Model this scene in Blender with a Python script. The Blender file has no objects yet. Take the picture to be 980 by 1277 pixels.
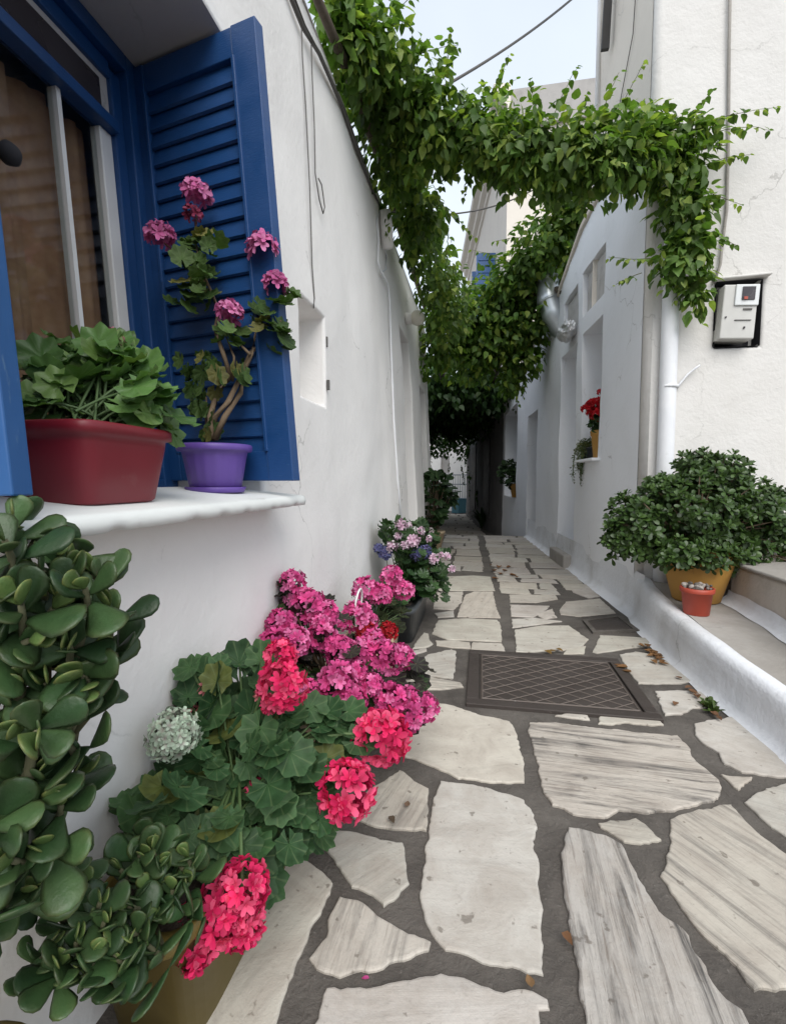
import bpy, bmesh, math, random
import numpy as np
from mathutils import Vector, Matrix, noise

random.seed(11)
RNG = np.random.default_rng(11)
S = bpy.context.scene
COL = S.collection
R = math.radians

# ------------------------------------------------------------------ camera
FOC, CX, CY, CAMH = 600.0, 490.0, 638.5, 0.8          # focal length and centre in photo pixels, camera height in metres
PSI, TH = math.atan(110 / 600), math.atan(40.5 / 600)   # yaw towards the flower wall, pitch down
cam = bpy.data.cameras.new('camera')
cam.sensor_fit = 'HORIZONTAL'
cam.sensor_width = 36.0
cam.lens = 36.0 * FOC / 980.0
cam.clip_start = 0.02
cam.clip_end = 600
cam_o = bpy.data.objects.new('camera', cam)
COL.objects.link(cam_o)
cam_o.location = (0, 0, CAMH)
cam_o.rotation_euler = (math.pi / 2 - TH, 0, PSI)
S.camera = cam_o

# ------------------------------------------------------------------ sky and soft sun
SUN_EL, SUN_AZ = R(47), R(160)      # azimuth measured clockwise from +Y
w = bpy.data.worlds.new('World')
S.world = w
w.use_nodes = True
nt = w.node_tree
for n in list(nt.nodes):
    nt.nodes.remove(n)
out = nt.nodes.new('ShaderNodeOutputWorld')
bg = nt.nodes.new('ShaderNodeBackground')
sky = nt.nodes.new('ShaderNodeTexSky')
sky.sky_type = 'NISHITA'
sky.sun_disc = False
sky.sun_elevation = SUN_EL
sky.sun_rotation = SUN_AZ
sky.dust_density = 2.0
sky.air_density = 1.0
hsv = nt.nodes.new('ShaderNodeHueSaturation')
hsv.inputs['Saturation'].default_value = 0.42
mixc = nt.nodes.new('ShaderNodeMix')
mixc.data_type = 'RGBA'
mixc.inputs[0].default_value = 0.62
mixc.inputs[7].default_value = (5.7, 6.3, 7.1, 1)       # thin bright overcast veil in the sky's own units
tc = nt.nodes.new('ShaderNodeTexCoord')
nz = nt.nodes.new('ShaderNodeTexNoise')
nz.inputs['Scale'].default_value = 1.6
nz.inputs['Detail'].default_value = 4
mr = nt.nodes.new('ShaderNodeMapRange')
mr.inputs[1].default_value = 0.3
mr.inputs[2].default_value = 0.7
mr.inputs[3].default_value = 0.5
mr.inputs[4].default_value = 0.78
nt.links.new(tc.outputs['Generated'], nz.inputs['Vector'])
nt.links.new(nz.outputs['Fac'], mr.inputs[0])
nt.links.new(mr.outputs[0], mixc.inputs[0])
nt.links.new(sky.outputs[0], hsv.inputs['Color'])
nt.links.new(hsv.outputs[0], mixc.inputs[6])
nt.links.new(mixc.outputs[2], bg.inputs['Color'])
bg.inputs['Strength'].default_value = 0.085
nt.links.new(bg.outputs[0], out.inputs['Surface'])

sun = bpy.data.lights.new('sun', 'SUN')
sun.energy = 1.35
sun.angle = R(48)
sun.color = (1.0, 0.965, 0.91)
sun_o = bpy.data.objects.new('sun', sun)
COL.objects.link(sun_o)
sd = Vector((math.sin(SUN_AZ) * math.cos(SUN_EL), math.cos(SUN_AZ) * math.cos(SUN_EL), math.sin(SUN_EL)))
sun_o.rotation_euler = (-sd).to_track_quat('-Z', 'Y').to_euler()

S.view_settings.view_transform = 'Standard'
S.view_settings.look = 'None'
S.view_settings.gamma = 1
S.view_settings.exposure = 1.12
S.view_settings.use_curve_mapping = False
S.render.engine = 'CYCLES'
S.cycles.max_bounces = 8
S.cycles.diffuse_bounces = 5
S.cycles.transparent_max_bounces = 8
S.cycles.caustics_reflective = False
S.cycles.caustics_refractive = False
S.cycles.use_denoising = True

# ------------------------------------------------------------------ pixel -> place helpers
_F = np.array([-math.sin(PSI) * math.cos(TH), math.cos(PSI) * math.cos(TH), -math.sin(TH)])
_R = np.array([math.cos(PSI), math.sin(PSI), 0.0])
_U = np.cross(_R, _F)
_C = np.array([0, 0, CAMH])


def ray(x, y):
    return _F + _R * (x - CX) / FOC - _U * (y - CY) / FOC


def onplane(x, y, n, d):
    r = ray(x, y)
    n = np.array(n, float)
    return _C + r * ((d - n @ _C) / (n @ r))


def gp(x, y, z=0.0):
    return onplane(x, y, (0, 0, 1), z)


def yp(x, y, Y):
    return onplane(x, y, (0, 1, 0), Y)


def P(x, y, D):
    return _C + D * ray(x, y)


# ------------------------------------------------------------------ scene-graph helpers
def tag(o, label=None, cat=None, group=None, kind=None):
    if label:
        o['label'] = label
    if cat:
        o['category'] = cat
    if group:
        o['group'] = group
    if kind:
        o['kind'] = kind
    return o


def thing(name, label, cat, loc=(0, 0, 0), group=None):
    o = bpy.data.objects.new(name, None)
    o.empty_display_size = 0.1
    COL.objects.link(o)
    o.location = [float(v) for v in loc]
    return tag(o, label, cat, group)


class MB:
    """collects geometry in world space and links it as one mesh object"""

    def __init__(self):
        self.v, self.f, self.c, self.uv, self.s = [], [], [], [], []
        self.n = 0

    def add(self, verts, faces, col=(1, 1, 1), uv=None, streak=0.0):
        verts = np.asarray(verts, float).reshape(-1, 3)
        k = len(verts)
        self.v.append(verts)
        b = self.n
        self.f.extend([[i + b for i in f] for f in faces])
        c = np.asarray(col, float)
        if c.ndim == 1:
            c = np.tile(c, (k, 1))
        self.c.append(c)
        self.uv.append(np.zeros((k, 2)) if uv is None else np.asarray(uv, float))
        self.s.append(np.full(k, streak) if np.isscalar(streak) else np.asarray(streak, float))
        self.n += k
        return self

    def box(self, c, size, M=None, col=(1, 1, 1)):
        sx, sy, sz = [s / 2 for s in size]
        vs = np.array([[x, y, z] for z in (-sz, sz) for x, y in ((-sx, -sy), (sx, -sy), (sx, sy), (-sx, sy))])
        if M is not None:
            vs = vs @ np.array(M.to_3x3()).T
        vs = vs + np.asarray(c, float)
        return self.add(vs, [(3, 2, 1, 0), (4, 5, 6, 7), (0, 1, 5, 4), (1, 2, 6, 5), (2, 3, 7, 6), (3, 0, 4, 7)], col)

    def tube(self, pts, rad, n=8, col=(1, 1, 1), caps=True):
        pts = [np.asarray(p, float) for p in pts]
        m = len(pts)
        if np.isscalar(rad):
            rad = [rad] * m
        vs = []
        up = np.array([0.13, 0.21, 1.0])
        for i in range(m):
            t = pts[min(i + 1, m - 1)] - pts[max(i - 1, 0)]
            t = t / (np.linalg.norm(t) + 1e-9)
            a = np.cross(t, up)
            if np.linalg.norm(a) < 0.15:
                a = np.cross(t, (1, 0, 0))
            a /= np.linalg.norm(a)
            b = np.cross(t, a)
            for k in range(n):
                th = 2 * math.pi * k / n
                vs.append(pts[i] + rad[i] * (math.cos(th) * a + math.sin(th) * b))
        fs = []
        for i in range(m - 1):
            for k in range(n):
                k2 = (k + 1) % n
                fs.append((i * n + k, i * n + k2, (i + 1) * n + k2, (i + 1) * n + k))
        if caps:
            fs.append(tuple(range(n))[::-1])
            fs.append(tuple((m - 1) * n + k for k in range(n)))
        return self.add(vs, fs, col)

    def lathe(self, c, prof, n=36, col=(1, 1, 1), sq=None, sx=1.0, sy=1.0):
        """profile of (radius, height); sq = exponent for a rounded-square section"""
        c = np.asarray(c, float)
        vs = []
        for r, z in prof:
            for k in range(n):
                a = 2 * math.pi * k / n
                ca, sa = math.cos(a), math.sin(a)
                if sq:
                    q = (abs(ca) ** sq + abs(sa) ** sq) ** (-1 / sq)
                else:
                    q = 1
                vs.append(c + np.array([r * q * ca * sx, r * q * sa * sy, z]))
        fs = []
        m = len(prof)
        for i in range(m - 1):
            for k in range(n):
                k2 = (k + 1) % n
                fs.append((i * n + k, i * n + k2, (i + 1) * n + k2, (i + 1) * n + k))
        if prof[0][0] > 1e-5:
            fs.append(tuple(range(n))[::-1])
        if prof[-1][0] > 1e-5:
            fs.append(tuple((m - 1) * n + k for k in range(n)))
        return self.add(vs, fs, col)

    def inst(self, T, M, pos, col=None, streak=0.0):
        """T = (verts, faces, colour multipliers); M (k,3,3) columns = axes; pos (k,3)"""
        tv, tf, tcol = T
        k, nv = len(pos), len(tv)
        if k == 0:
            return self
        V = np.einsum('kij,nj->kni', M, tv) + pos[:, None, :]
        c = np.ones((k, 3)) if col is None else col
        Cc = c[:, None, :] * tcol[None, :, :]
        base = self.n
        self.v.append(V.reshape(-1, 3))
        for i in range(k):
            o = base + i * nv
            self.f.extend([[j + o for j in f] for f in tf])
        self.c.append(Cc.reshape(-1, 3))
        self.uv.append(np.tile(tv[:, :2], (k, 1)))
        self.s.append(np.full(k * nv, streak))
        self.n += k * nv
        return self

    def build(self, name, mat, parent=None, smooth=True, bevel=0, weld=False, seg=2, angle=40):
        me = bpy.data.meshes.new(name)
        V = np.concatenate(self.v) if self.v else np.zeros((0, 3))
        off = np.array(parent.location) if parent is not None else np.zeros(3)
        if parent is not None and parent.parent is not None:
            off = off + np.array(parent.parent.location)
        if parent is None:
            off = V.min(axis=0) * 0.5 + V.max(axis=0) * 0.5
            off[2] = V[:, 2].min()
        me.from_pydata((V - off).tolist(), [], self.f)
        Cc = np.concatenate(self.c)
        a = me.attributes.new('Col', 'FLOAT_COLOR', 'POINT')
        a.data.foreach_set('color', np.hstack([Cc, np.ones((len(Cc), 1))]).astype(np.float32).ravel())
        u = me.attributes.new('St', 'FLOAT2', 'POINT')
        u.data.foreach_set('vector', np.concatenate(self.uv).astype(np.float32).ravel())
        s = me.attributes.new('streak', 'FLOAT', 'POINT')
        s.data.foreach_set('value', np.concatenate(self.s).astype(np.float32))
        if weld:
            bm = bmesh.new()
            bm.from_mesh(me)
            bmesh.ops.remove_doubles(bm, verts=bm.verts, dist=1e-4)
            bmesh.ops.recalc_face_normals(bm, faces=bm.faces)
            bm.to_mesh(me)
            bm.free()
        me.materials.append(mat)
        if smooth:
            me.polygons.foreach_set('use_smooth', [True] * len(me.polygons))
        me.update()
        o = bpy.data.objects.new(name, me)
        COL.objects.link(o)
        if parent is None:
            o.location = off.tolist()
        else:
            o.parent = parent
        if bevel:
            m = o.modifiers.new('bevel', 'BEVEL')
            m.width = bevel
            m.segments = seg
            m.limit_method = 'ANGLE'
            m.angle_limit = R(angle)
            m.harden_normals = False
            if smooth:
                bm2 = o.modifiers.new('wn', 'WEIGHTED_NORMAL')
                bm2.keep_sharp = False
        return o


# ------------------------------------------------------------------ materials
def new_mat(name):
    m = bpy.data.materials.new(name)
    m.use_nodes = True
    t = m.node_tree
    return m, t, t.nodes['Principled BSDF'], t.nodes['Material Output']


def N(t, kind, **kw):
    n = t.nodes.new(kind)
    for k, v in kw.items():
        if k.startswith('i_'):
            n.inputs[k[2:].replace('_', ' ')].default_value = v
        else:
            setattr(n, k, v)
    return n


def mixn(t, fac, a, b, blend='MIX'):
    n = t.nodes.new('ShaderNodeMix')
    n.data_type = 'RGBA'
    n.blend_type = blend
    for sock, val in ((n.inputs[0], fac), (n.inputs[6], a), (n.inputs[7], b)):
        if hasattr(val, 'links') or isinstance(val, bpy.types.NodeSocket):
            t.links.new(val, sock)
        elif isinstance(val, (int, float)):
            sock.default_value = val
        else:
            sock.default_value = (*val, 1)
    return n.outputs[2]


def ramp(t, fac, a, b, lo=0.0, hi=1.0):
    n = t.nodes.new('ShaderNodeMapRange')
    n.inputs[1].default_value, n.inputs[2].default_value = a, b
    n.inputs[3].default_value, n.inputs[4].default_value = lo, hi
    t.links.new(fac, n.inputs[0])
    return n.outputs[0]


def noise_n(t, vec, scale, detail=3, rough=0.55, dist=0.0):
    n = t.nodes.new('ShaderNodeTexNoise')
    n.inputs['Scale'].default_value = scale
    n.inputs['Detail'].default_value = detail
    n.inputs['Roughness'].default_value = rough
    n.inputs['Distortion'].default_value = dist
    if vec is not None:
        t.links.new(vec, n.inputs['Vector'])
    return n.outputs['Fac']


def geo_pos(t):
    return t.nodes.new('ShaderNodeNewGeometry').outputs['Position']


def bump(t, bsdf, heights, dist=0.01):
    prev = None
    for h, st, d in heights:
        b = t.nodes.new('ShaderNodeBump')
        b.inputs['Strength'].default_value = st
        b.inputs['Distance'].default_value = d
        t.links.new(h, b.inputs['Height'])
        if prev:
            t.links.new(prev, b.inputs['Normal'])
        prev = b.outputs[0]
    t.links.new(prev, bsdf.inputs['Normal'])


def plaster(name, base, dirt=(0.45, 0.42, 0.38), dirt_amt=0.25, grain=0.5, rough=0.92):
    m, t, b, o = new_mat(name)
    p = geo_pos(t)
    n1 = noise_n(t, p, 2.3, 6, 0.62, 0.4)
    n2 = noise_n(t, p, 55, 4, 0.6)
    n3 = noise_n(t, p, 12, 4, 0.6, 0.3)
    mp = N(t, 'ShaderNodeMapping')
    mp.inputs['Scale'].default_value = (3.2, 3.2, 0.7)
    t.links.new(p, mp.inputs[0])
    n4 = noise_n(t, mp.outputs[0], 1.0, 5, 0.6)
    c = mixn(t, ramp(t, n1, 0.48, 0.8, 0, dirt_amt), base, dirt)
    c = mixn(t, ramp(t, n4, 0.52, 0.8, 0, dirt_amt * 0.6), c, dirt)
    c = mixn(t, ramp(t, n3, 0.6, 0.75, 0, 0.14), c, tuple(x * 0.75 for x in base))
    # a few hairline cracks
    ds = N(t, 'ShaderNodeVectorMath', operation='MULTIPLY_ADD')
    nv = N(t, 'ShaderNodeTexNoise')
    nv.inputs['Scale'].default_value = 5
    nv.inputs['Detail'].default_value = 5
    t.links.new(p, nv.inputs['Vector'])
    t.links.new(nv.outputs['Color'], ds.inputs[0])
    ds.inputs[1].default_value = (.35, .35, .35)
    t.links.new(p, ds.inputs[2])
    vo = N(t, 'ShaderNodeTexVoronoi', feature='DISTANCE_TO_EDGE')
    vo.inputs['Scale'].default_value = 1.15
    t.links.new(ds.outputs[0], vo.inputs['Vector'])
    ck = N(t, 'ShaderNodeMath', operation='MULTIPLY')
    t.links.new(ramp(t, vo.outputs['Distance'], 0.0, 0.006, 1, 0), ck.inputs[0])
    t.links.new(ramp(t, n1, 0.5, 0.6, 0, 0.45), ck.inputs[1])
    c = mixn(t, ck.outputs[0], c, tuple(x * .4 for x in dirt))
    t.links.new(c, b.inputs['Base Color'])
    b.inputs['Roughness'].default_value = rough
    b.inputs['Specular IOR Level'].default_value = 0.25
    bump(t, b, [(n1, 0.14, 0.03), (n3, 0.42 * grain, 0.012), (n2, 0.6 * grain, 0.004)])
    return m


def painted(name, base, rough=0.45, wear=(0.5, 0.5, 0.5), wear_amt=0.0, bmp=0.2, scale=30, stretch=(1, 1, 1), metallic=0.0, var=0.25):
    m, t, b, o = new_mat(name)
    p = geo_pos(t)
    mp = N(t, 'ShaderNodeMapping')
    mp.inputs['Scale'].default_value = stretch
    t.links.new(p, mp.inputs[0])
    n1 = noise_n(t, mp.outputs[0], scale, 5, 0.6)
    n2 = noise_n(t, p, 7, 4, 0.6, 0.5)
    c = mixn(t, ramp(t, n2, 0.35, 0.75, 0, var), base, tuple(min(1, x * 1.6 + 0.01) for x in base))
    c = mixn(t, ramp(t, n1, 0.66, 0.72, 0, wear_amt), c, wear)
    t.links.new(c, b.inputs['Base Color'])
    t.links.new(ramp(t, n2, 0.3, 0.7, rough - 0.08, min(1, rough + 0.15)), b.inputs['Roughness'])
    b.inputs['Metallic'].default_value = metallic
    bump(t, b, [(n1, bmp, 0.003)])
    return m


def leafy(name, trans=0.3, rough=0.45, spec=0.4, tint=(1, 1, 1), vein=0.3, coat=0.0, ttint=(1.3, 1.5, 0.6), veins=0):
    m, t, b, o = new_mat(name)
    at = N(t, 'ShaderNodeAttribute', attribute_name='Col')
    p = geo_pos(t)
    n1 = noise_n(t, p, 160, 3, 0.6)
    n2 = noise_n(t, p, 34, 3, 0.6)
    c = mixn(t, ramp(t, n2, 0.3, 0.75, 0.0, 0.35), at.outputs['Color'], (0, 0, 0))
    c = mixn(t, 1.0, c, tint, 'MULTIPLY')
    t.links.new(c, b.inputs['Base Color'])
    b.inputs['Roughness'].default_value = rough
    b.inputs['Specular IOR Level'].default_value = spec
    b.inputs['Coat Weight'].default_value = coat
    b.inputs['Coat Roughness'].default_value = 0.3
    if veins:
        st = N(t, 'ShaderNodeAttribute', attribute_name='St')
        gr = N(t, 'ShaderNodeTexGradient', gradient_type='RADIAL')
        t.links.new(st.outputs['Vector'], gr.inputs[0])
        mm = N(t, 'ShaderNodeMath', operation='MULTIPLY')
        mm.inputs[1].default_value = veins
        t.links.new(gr.outputs['Fac'], mm.inputs[0])
        pg = N(t, 'ShaderNodeMath', operation='PINGPONG')
        pg.inputs[1].default_value = .5
        t.links.new(mm.outputs[0], pg.inputs[0])
        vm = ramp(t, pg.outputs[0], 0.0, 0.10, 1, 0)
        c = mixn(t, 0.32, c, mixn(t, vm, c, (.16, .22, .10)))
        t.links.new(c, b.inputs['Base Color'])
        bump(t, b, [(n1, vein, 0.002), (pg.outputs[0], .3, .003)])
    else:
        bump(t, b, [(n1, vein, 0.002)])
    if trans > 0:
        tr = N(t, 'ShaderNodeBsdfTranslucent')
        c2 = mixn(t, 1.0, c, ttint, 'MULTIPLY')
        t.links.new(c2, tr.inputs['Color'])
        mx = N(t, 'ShaderNodeMixShader')
        mx.inputs[0].default_value = trans
        t.links.new(b.outputs[0], mx.inputs[1])
        t.links.new(tr.outputs[0], mx.inputs[2])
        t.links.new(mx.outputs[0], o.inputs['Surface'])
    return m


def stone_mat(name):
    m, t, b, o = new_mat(name)
    at = N(t, 'ShaderNodeAttribute', attribute_name='Col')
    st = N(t, 'ShaderNodeAttribute', attribute_name='St')
    sk = N(t, 'ShaderNodeAttribute', attribute_name='streak')
    p = geo_pos(t)
    mp = N(t, 'ShaderNodeMapping')
    mp.inputs['Scale'].default_value = (1.1, 15, 1)
    t.links.new(st.outputs['Vector'], mp.inputs[0])
    s1 = noise_n(t, mp.outputs[0], 2.2, 9, 0.7, 0.5)
    msk = noise_n(t, p, 3.6, 4, 0.6, 0.4)
    mp2 = N(t, 'ShaderNodeMapping')
    mp2.inputs['Scale'].default_value = (3.5, 60, 1)
    t.links.new(st.outputs['Vector'], mp2.inputs[0])
    s2 = noise_n(t, mp2.outputs[0], 2.0, 5, 0.7, 0.3)
    blot = noise_n(t, p, 9, 6, 0.65, 0.6)
    fine = noise_n(t, p, 90, 5, 0.7)
    spots = noise_n(t, p, 38, 3, 0.5, 0.2)
    c = mixn(t, ramp(t, blot, 0.40, 0.70, 0, 0.65), at.outputs['Color'], (0.34, 0.295, 0.25))
    ml = N(t, 'ShaderNodeMath', operation='MULTIPLY')
    mm_ = N(t, 'ShaderNodeMath', operation='MULTIPLY')
    t.links.new(ramp(t, s1, 0.47, 0.66, 0, 1), mm_.inputs[0])
    t.links.new(ramp(t, msk, 0.33, 0.58, 0.35, 1.25), mm_.inputs[1])
    t.links.new(mm_.outputs[0], ml.inputs[0])
    t.links.new(sk.outputs['Fac'], ml.inputs[1])
    c = mixn(t, ml.outputs[0], c, (0.085, 0.08, 0.075))
    ml2 = N(t, 'ShaderNodeMath', operation='MULTIPLY')
    t.links.new(ramp(t, s2, 0.56, 0.7, 0, 0.7), ml2.inputs[0])
    t.links.new(sk.outputs['Fac'], ml2.inputs[1])
    c = mixn(t, ml2.outputs[0], c, (0.17, 0.14, 0.115))
    c = mixn(t, ramp(t, fine, 0.56, 0.75, 0, 0.3), c, (0.2, 0.18, 0.16))
    c = mixn(t, ramp(t, spots, 0.66, 0.71, 0, 0.6), c, (0.11, 0.09, 0.07))
    t.links.new(c, b.inputs['Base Color'])
    b.inputs['Roughness'].default_value = 0.78
    b.inputs['Specular IOR Level'].default_value = 0.3
    ms = N(t, 'ShaderNodeMath', operation='MULTIPLY')
    t.links.new(s1, ms.inputs[0])
    t.links.new(sk.outputs['Fac'], ms.inputs[1])
    bump(t, b, [(ms.outputs[0], 0.6, 0.010), (blot, 0.35, 0.01), (fine, 0.35, 0.003)])
    return m


def mortar_mat(name, base=(0.06, 0.052, 0.045), light=(0.125, 0.112, 0.098)):
    m, t, b, o = new_mat(name)
    p = geo_pos(t)
    n1 = noise_n(t, p, 5, 6, 0.65, 0.5)
    n2 = noise_n(t, p, 120, 4, 0.7)
    n3 = noise_n(t, p, 30, 5, 0.7, 0.3)
    c = mixn(t, ramp(t, n1, 0.35, 0.7), base, light)
    c = mixn(t, ramp(t, n3, 0.5, 0.72, 0, 0.5), c, tuple(x * 1.9 for x in base))
    c = mixn(t, ramp(t, n2, 0.6, 0.75, 0, 0.55), c, (0.24, 0.22, 0.2))
    t.links.new(c, b.inputs['Base Color'])
    b.inputs['Roughness'].default_value = 0.9
    bump(t, b, [(n3, 0.6, 0.012), (n2, 0.6, 0.003)])
    return m


M_white = plaster('whitewash', (0.80, 0.785, 0.765), dirt_amt=0.13)
M_bluewhite = plaster('bluish_whitewash', (0.80, 0.812, 0.84), dirt_amt=0.09)
M_rough = plaster('rough_render', (0.67, 0.655, 0.63), dirt=(0.5, 0.48, 0.44), dirt_amt=0.3, grain=.85)
M_cream = plaster('cream_plaster', (0.72, 0.67, 0.60), dirt_amt=0.15)
M_beige = plaster('beige_plaster', (0.62, 0.55, 0.48), dirt_amt=0.2)
M_greyplaster = plaster('grey_plaster', (0.40, 0.385, 0.37), dirt=(0.2, 0.19, 0.18), dirt_amt=0.45)
M_panel = plaster('weathered_panel', (0.52, 0.50, 0.48), dirt=(0.2, 0.18, 0.16), dirt_amt=0.8)
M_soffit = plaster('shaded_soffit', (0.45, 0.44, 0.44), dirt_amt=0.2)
M_kerb = plaster('limewashed_kerb', (0.70, 0.715, 0.745), dirt=(0.33, 0.31, 0.28), dirt_amt=0.6, grain=1.2)
M_cement = plaster('grey_cement', (0.30, 0.28, 0.255), dirt=(0.6, 0.58, 0.55), dirt_amt=0.35, grain=1.2)
M_stepside = plaster('stained_step', (0.50, 0.46, 0.41), dirt=(0.16, 0.14, 0.11), dirt_amt=0.7, grain=1.2)
M_farwall = plaster('dark_grey_wall', (0.17, 0.165, 0.165), dirt=(0.07, 0.07, 0.07), dirt_amt=0.6, grain=1.2)  # dark grey base colour for the far tunnel walls
M_stone = stone_mat('pale_flagstone')
M_mortar = mortar_mat('grey_mortar')
M_blue = painted('navy_blue_paint', (0.008, 0.050, 0.165), 0.42, (0.10, 0.19, 0.3), 0.4, 0.25, 60, (1, 1, 6))
M_blue2 = painted('bright_blue_paint', (0.012, 0.078, 0.235), 0.4, (0.2, 0.3, 0.36), 0.35, 0.35, 30, (1, 1, 0.3))
M_pvc = painted('white_frame_paint', (0.68, 0.68, 0.67), 0.4, (0.4, 0.38, 0.35), 0.2)
M_sill = painted('chipped_white_paint', (0.70, 0.72, 0.70), 0.55, (0.35, 0.33, 0.3), 0.35, 0.4, 22, (1, 0.3, 1), var=0.1)
M_purple = painted('purple_plastic', (0.105, 0.055, 0.27), 0.45, (0.22, 0.17, 0.36), 0.3, 0.08, 14)
M_red = painted('dark_red_plastic', (0.155, 0.007, 0.016), 0.42, (0.2, 0.06, 0.06), 0.3, 0.08, 16)
M_terra = painted('orange_red_plastic', (0.36, 0.055, 0.03), 0.5, (0.5, 0.25, 0.2), 0.4, 0.12, 20)
M_ochre = painted('ochre_clay', (0.42, 0.225, 0.05), 0.65, (0.55, 0.45, 0.33), 0.5, 0.3, 11)
M_yellow = painted('mustard_plastic', (0.125, 0.09, 0.018), 0.5, (0.2, 0.15, 0.05), 0.3, 0.3, 20)
M_creampot = painted('cream_plastic', (0.55, 0.43, 0.29), 0.5, bmp=0.1)
M_blackpot = painted('dark_grey_plastic', (0.045, 0.05, 0.055), 0.42, (0.2, 0.2, 0.2), 0.4, 0.1)
M_soil = mortar_mat('potting_soil', (0.02, 0.014, 0.01), (0.05, 0.036, 0.026))
M_iron = painted('rusty_iron', (0.042, 0.033, 0.028), 0.6, (0.13, 0.10, 0.085), 0.5, 0.6, 60)
M_ironlight = painted('worn_iron', (0.105, 0.085, 0.072), 0.5, (0.3, 0.28, 0.26), 0.5, 0.3, 80)
M_steel = painted('galvanised_steel', (0.5, 0.53, 0.55), 0.34, (0.3, 0.33, 0.34), 0.5, 0.1, 14, metallic=0.85)
M_foil = painted('crumpled_foil', (0.62, 0.62, 0.62), 0.35, metallic=0.6, bmp=0.9, scale=25)
M_cable = painted('grey_cable', (0.09, 0.085, 0.08), 0.6)
M_pipe = painted('painted_pipe', (0.72, 0.735, 0.76), 0.5, (0.5, 0.5, 0.5), 0.2)
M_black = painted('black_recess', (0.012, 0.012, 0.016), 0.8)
M_meter = painted('grey_plastic_case', (0.50, 0.495, 0.47), 0.4, bmp=0.05)
M_meterw = painted('pale_plastic_cover', (0.66, 0.68, 0.68), 0.3, bmp=0.05)
M_dark = painted('dark_display', (0.035, 0.03, 0.035), 0.25)
M_stem = painted('brown_stem', (0.15, 0.105, 0.065), 0.75, bmp=0.6, scale=80)
M_gstem = painted('green_stem', (0.07, 0.12, 0.04), 0.6)
M_vinewood = painted('vine_wood', (0.10, 0.085, 0.07), 0.9, (0.2, 0.18, 0.15), 0.5, 0.9, 30, (1, 1, 0.3))
M_teal = painted('teal_paint', (0.03, 0.13, 0.17), 0.5)
M_door = painted('grey_door_paint', (0.42, 0.42, 0.43), 0.5)
M_darkwood = painted('dark_joinery', (0.03, 0.028, 0.027), 0.6)
M_lamp = painted('lamp_opal_plastic', (0.72, 0.68, 0.58), 0.3, bmp=0.02)
M_rail = painted('grey_railing', (0.25, 0.28, 0.3), 0.5)

ML_vine = leafy('vine_leaf', 0.42, 0.5, 0.35)
ML_ger = leafy('geranium_leaf', 0.18, 0.6, 0.25, veins=9)
ML_ivy = leafy('ivy_geranium_leaf', 0.2, 0.4, 0.4, veins=7)
ML_jade = leafy('succulent_leaf', 0.0, 0.42, 0.35, vein=0.35, coat=0.0)
ML_pit = leafy('glossy_leaf', 0.12, 0.4, 0.4, coat=0.05)
ML_petal = leafy('petal', 0.25, 0.55, 0.2, vein=0.15, ttint=(1.0, 0.8, 0.9))
ML_dry = leafy('dry_leaf', 0.1, 0.75, 0.2)
ML_bark = leafy('twig_bark', 0.0, 0.9, 0.1)

m, t, b, o = new_mat('curtain_cloth')
p = geo_pos(t)
wv = N(t, 'ShaderNodeTexWave')
wv.inputs['Scale'].default_value = 260
wv.inputs['Distortion'].default_value = 1.5
wv.bands_direction = 'Z'
t.links.new(p, wv.inputs['Vector'])
nn = noise_n(t, p, 20, 4)
c = mixn(t, ramp(t, nn, 0.3, 0.7), (0.40, 0.20, 0.11), (0.55, 0.31, 0.18))
t.links.new(c, b.inputs['Base Color'])
b.inputs['Roughness'].default_value = 0.9
bump(t, b, [(wv.outputs['Fac'], 0.3, 0.003)])
M_curtain = m

m, t, b, o = new_mat('window_glass')
gl = N(t, 'ShaderNodeBsdfGlossy')
gl.inputs['Roughness'].default_value = 0.03
tr = N(t, 'ShaderNodeBsdfTransparent')
tr.inputs['Color'].default_value = (0.82, 0.85, 0.85, 1)
fr = N(t, 'ShaderNodeLayerWeight')
mx = N(t, 'ShaderNodeMixShader')
pw = N(t, 'ShaderNodeMath', operation='POWER')
pw.inputs[1].default_value = 5
t.links.new(fr.outputs['Facing'], pw.inputs[0])
t.links.new(ramp(t, pw.outputs[0], 0, 1, .04, .7), mx.inputs[0])
t.links.new(tr.outputs[0], mx.inputs[1])
t.links.new(gl.outputs[0], mx.inputs[2])
t.links.new(mx.outputs[0], o.inputs['Surface'])
M_glass = m


# ------------------------------------------------------------------ leaf and flower shapes
def leaf_vine():
    v = np.array([[0, 0, 0], [-.26, .12, .05], [-.33, .38, .06], [-.18, .72, .03], [0, 1.0, -.10], [.18, .72, .03], [.33, .38, .06], [.26, .12, .05], [0, .35, 0], [0, .68, -.02]])
    f = [(0, 8, 2, 1), (8, 9, 3, 2), (9, 4, 3), (0, 7, 6, 8), (8, 6, 5, 9), (9, 5, 4)]
    c = np.ones((10, 3))
    return v, f, c


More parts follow.
